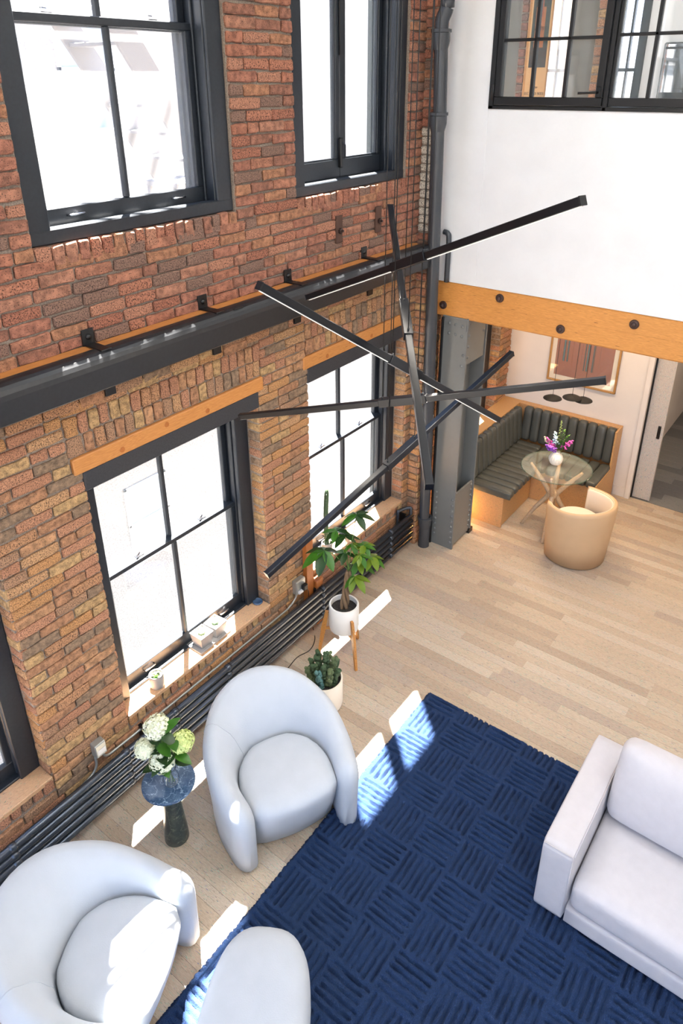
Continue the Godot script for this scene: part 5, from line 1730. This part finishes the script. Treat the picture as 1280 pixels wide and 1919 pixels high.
	# tall thin cactus on the sill nearest the column
	var z = thing("column_cactus", "tall thin ribbed cactus in a small grey pot on the far window sill", "potted plant", Vector3(-0.065, 0.53, -3.985))
	mi("pot", to_mesh(pot_soups(0.048, 0.095, 0.008)), M.grey_ceramic, z)
	mi("soil", to_mesh(lathe([Vector2(0, 0.075), Vector2(0.042, 0.075), Vector2(0.042, 0.07), Vector2(0, 0.07)], 20)), M.soil, z)
	var rings = []
	for i in 30:
		var f = i / 29.0
		var r = PackedVector3Array()
		var rr = 0.021 * (1.0 if f < 0.9 else sqrt(max(0.02, 1.0 - pow((f - 0.9) / 0.1, 2)))) * (1.0 + 0.04 * sin(i * 2.0))
		for j in 24:
			var a = TAU * j / 24
			var b = rr * (0.82 + 0.18 * cos(a * 6.0))
			r.append(Vector3(b * cos(a) + 0.01 * f * f, 0.07 + 0.56 * f, b * sin(a) + 0.012 * sin(f * 3.0)))
		rings.append(r)
	mi("stem", to_mesh([loft(rings)]), M.cactus, z)
	var sp = []
	for i in 110:
		var f = rnd.randf()
		var a = TAU * (rnd.randi() % 6) / 6.0
		sp.append(xform(box_soup(0.010, 0.0012, 0.0012, 0.0003), Transform3D(Basis(Vector3.UP, -a) * Basis(Vector3(0, 0, 1), rnd.randf_range(-0.6, 0.6)), Vector3(0.023 * cos(a) + 0.01 * f * f, 0.07 + 0.55 * f, 0.023 * sin(a) + 0.012 * sin(f * 3.0)))))
	mi("spines", to_mesh(sp, false), M.petal_cream, z, Transform3D(), "stuff")
	# two square pots on a tray
	var tr = thing("pot_tray", "thin white tray under the two square cactus pots", "tray", Vector3(-0.095, 0.53, -2.63))
	mi("tray", boxes([[-0.075, 0.0, -0.15, 0.075, 0.010, 0.15]], 0.004), M.grey_ceramic, tr)
	mi("lip", boxes([[-0.075, 0.01, -0.15, -0.069, 0.016, 0.15], [0.069, 0.01, -0.15, 0.075, 0.016, 0.15], [-0.075, 0.01, -0.15, 0.075, 0.016, -0.144], [-0.075, 0.01, 0.144, 0.075, 0.016, 0.15]], 0.002), M.grey_ceramic, tr)
	for k in 2:
		var sq = thing("square_pot_cactus", ["small round cactus in a square grey pot, the nearer of two on the tray", "small round cactus in a square grey pot, the farther of two on the tray"][k], "potted plant", Vector3(-0.095, 0.54, -2.567 if k == 0 else -2.70), 0.08 * k, "square pots on the tray")
		var outer = []
		for e in [[0.046, 0.0], [0.060, 0.098], [0.060, 0.10], [0.054, 0.10], [0.052, 0.080]]:
			var r = PackedVector3Array()
			for i in 4:
				var a = PI / 4 + i * PI / 2
				r.append(Vector3(cos(a), 0, sin(a)) * e[0] * 1.414 + Vector3(0, e[1], 0))
			outer.append(r)
		mi("pot", to_mesh([loft(outer)], false), M.grey_ceramic, sq)
		var chips = []
		for i in 90:
			chips.append(xform(box_soup(0.008, 0.006, 0.007, 0.001), Transform3D(Basis(Vector3(rnd.randf(), 1, rnd.randf()).normalized(), rnd.randf() * 3), Vector3(rnd.randf_range(-0.047, 0.047), 0.083 + rnd.randf() * 0.006, rnd.randf_range(-0.047, 0.047)))))
		mi("gravel", to_mesh(chips, false), M.stone_chip, sq, Transform3D(), "stuff")
		mi("gravel_bed", boxes([[-0.05, 0.075, -0.05, 0.05, 0.084, 0.05]], 0.002), M.stone_chip, sq)
		var cs = []
		for i in 7:
			var a = TAU * i / 6.0
			var o = Vector3(cos(a), 0, sin(a)) * (0.014 if i < 6 else 0.0)
			cs.append(xform(ball_soup(0.013, 1.1, 9, 6), V(o.x, 0.094 + (0.006 if i == 6 else 0.0), o.z)))
		mi("cactus_body", to_mesh(cs), M.cactus_pale if k == 0 else M.cactus, sq)
	# round pot with succulents
	var rp = thing("succulent_pot", "round pinkish white pot of small pale succulents at the left end of the sill", "potted plant", Vector3(-0.05, 0.53, -2.115))
	mi("pot", to_mesh(pot_soups(0.050, 0.10, 0.006)), M.grey_ceramic, rp)
	mi("soil", to_mesh(lathe([Vector2(0, 0.085), Vector2(0.045, 0.085), Vector2(0.045, 0.07), Vector2(0, 0.07)], 24)), M.stone_chip, rp)
	for e in [[0.016, 0.012], [-0.016, 0.010], [0.0, -0.018], [-0.004, 0.026]]:
		var soups = []
		for ly in 3:
			for i in 6:
				var a = TAU * i / 6 + ly * 0.5
				soups.append(xform(leaf_soup(0.017 - 0.004 * ly, 0.014 - 0.003 * ly, -0.3 - 0.4 * ly, 0.3), Transform3D(Basis(Vector3.UP, a), Vector3(0, 0.002 * ly, 0))))
		mi("rosette", to_mesh(soups), M.leaf if e[0] > 0 else M.cactus_pale, rp, V(e[0], 0.092, e[1]))

# ---------------------------------------------------------------- marble side table, vase of hydrangeas
func build_side_table():
	var c = Vector3(0.548, 0, -1.688)
	var t = thing("side_table", "small round dark marble side table, reflected sky tinted in blue, between the lounge chairs", "side table", c)
	mi("top", to_mesh(lathe([Vector2(0.0, 0.478), Vector2(0.148, 0.478), Vector2(0.155, 0.484), Vector2(0.155, 0.494), Vector2(0.150, 0.50), Vector2(0.0, 0.50)], 56)), M.marble, t)
	mi("base", to_mesh(lathe([Vector2(0.0, 0.0), Vector2(0.070, 0.0), Vector2(0.074, 0.006), Vector2(0.072, 0.06), Vector2(0.060, 0.22), Vector2(0.048, 0.38), Vector2(0.045, 0.478), Vector2(0.0, 0.478)], 40)), M.marble_base, t)
	var vc = c + Vector3(0.03, 0.50, 0.0)
	var v = thing("glass_vase", "small clear glass vase on the marble side table", "vase", vc)
	mi("body", to_mesh(lathe([Vector2(0.0, 0.002), Vector2(0.030, 0.0), Vector2(0.042, 0.015), Vector2(0.047, 0.045), Vector2(0.042, 0.075), Vector2(0.032, 0.10), Vector2(0.032, 0.115), Vector2(0.036, 0.13), Vector2(0.033, 0.13), Vector2(0.029, 0.112), Vector2(0.030, 0.098), Vector2(0.039, 0.074), Vector2(0.044, 0.045), Vector2(0.038, 0.018), Vector2(0.0, 0.012)], 32)), M.vase_glass, v)
	var rnd = RandomNumberGenerator.new()
	rnd.seed = 5
	var heads = [
		[Vector3(-0.02, 0.20, 0.025), 0.075, M.petal_white, "white hydrangea head low at the front of the glass vase"],
		[Vector3(-0.095, 0.365, -0.025), 0.078, M.petal_white, "white hydrangea head standing highest over the glass vase"],
		[Vector3(-0.12, 0.255, 0.06), 0.060, M.petal_white, "smaller white hydrangea head leaning left over the radiator"],
		[Vector3(0.035, 0.285, -0.085), 0.068, M.petal_green, "lime tinged hydrangea head leaning right of the glass vase"],
	]
	for h in heads:
		var f = thing("hydrangea", h[3], "flower", vc, 0.0, "hydrangeas in the glass vase")
		mi("stem", to_mesh([tube(smooth_path([Vector3(h[0].x * -0.15, 0.02, h[0].z * -0.15), Vector3(h[0].x * 0.15, 0.13, h[0].z * 0.15), h[0]], 5), 0.0035, 7)]), M.stem, f)
		var soups = []
		for i in 130:
			var y = 1.0 - 2.0 * (i + 0.5) / 130.0
			var a = i * 2.39996
			var n = Vector3(sqrt(1 - y * y) * cos(a), y, sqrt(1 - y * y) * sin(a))
			if n.y < -0.75: continue
			var p = h[0] + n * Vector3(1, 0.85, 1) * h[1] * rnd.randf_range(0.86, 1.04)
			var s = n.cross(Vector3.UP).normalized() if abs(n.y) < 0.95 else Vector3(1, 0, 0)
			var b = Basis(s, n, s.cross(n)) * Basis(Vector3.UP, rnd.randf() * TAU) * Basis(Vector3(1, 0, 0), rnd.randf_range(-0.4, 0.4))
			for q in 4:
				soups.append(xform(petal(), Transform3D(b * Basis(Vector3.UP, q * PI / 2), p)))
		mi("flower_head", to_mesh(soups, false), h[2], f)
		mi("core", to_mesh([xform(ball_soup(h[1] * 0.80, 0.85, 12, 8), Transform3D(Basis(), h[0]))]), h[2], f)
		for i in 6:
			var a = rnd.randf() * TAU
			var d = (Vector3(cos(a), rnd.randf_range(-0.1, 0.5), sin(a)) + Vector3(h[0].x, 0, h[0].z).normalized() * 0.7).normalized()
			var z = d.cross(Vector3.UP).normalized()
			mi("leaf", to_mesh([leaf_soup(rnd.randf_range(0.09, 0.125), 0.066, 0.3, 0.2)]), [M.leaf_dark, M.leaf][i % 2], f, Transform3D(Basis(d, z.cross(d), z), Vector3(h[0].x * 0.35, 0.15 + 0.09 * (i % 3) * h[0].y / 0.3, h[0].z * 0.35)))

func petal():
	if not box_cache.has("petal"):
		var t = PackedVector3Array()
		quad(t, Vector3(0, 0, 0), Vector3(0.007, 0.002, -0.006), Vector3(0.0155, 0.001, 0), Vector3(0.007, 0.002, 0.006))
		box_cache["petal"] = t
	return box_cache["petal"]

func build_small_things():
	var g = thing("glass_dish", "small blue glass dish at the right end of the near oak sill", "dish", Vector3(-0.085, 0.53, -3.135), 0.4)
	mi("dish", to_mesh(lathe([Vector2(0, 0.0), Vector2(0.034, 0.0), Vector2(0.040, 0.010), Vector2(0.036, 0.018), Vector2(0.03, 0.012), Vector2(0, 0.010)], 24)), M.blue_glass, g)
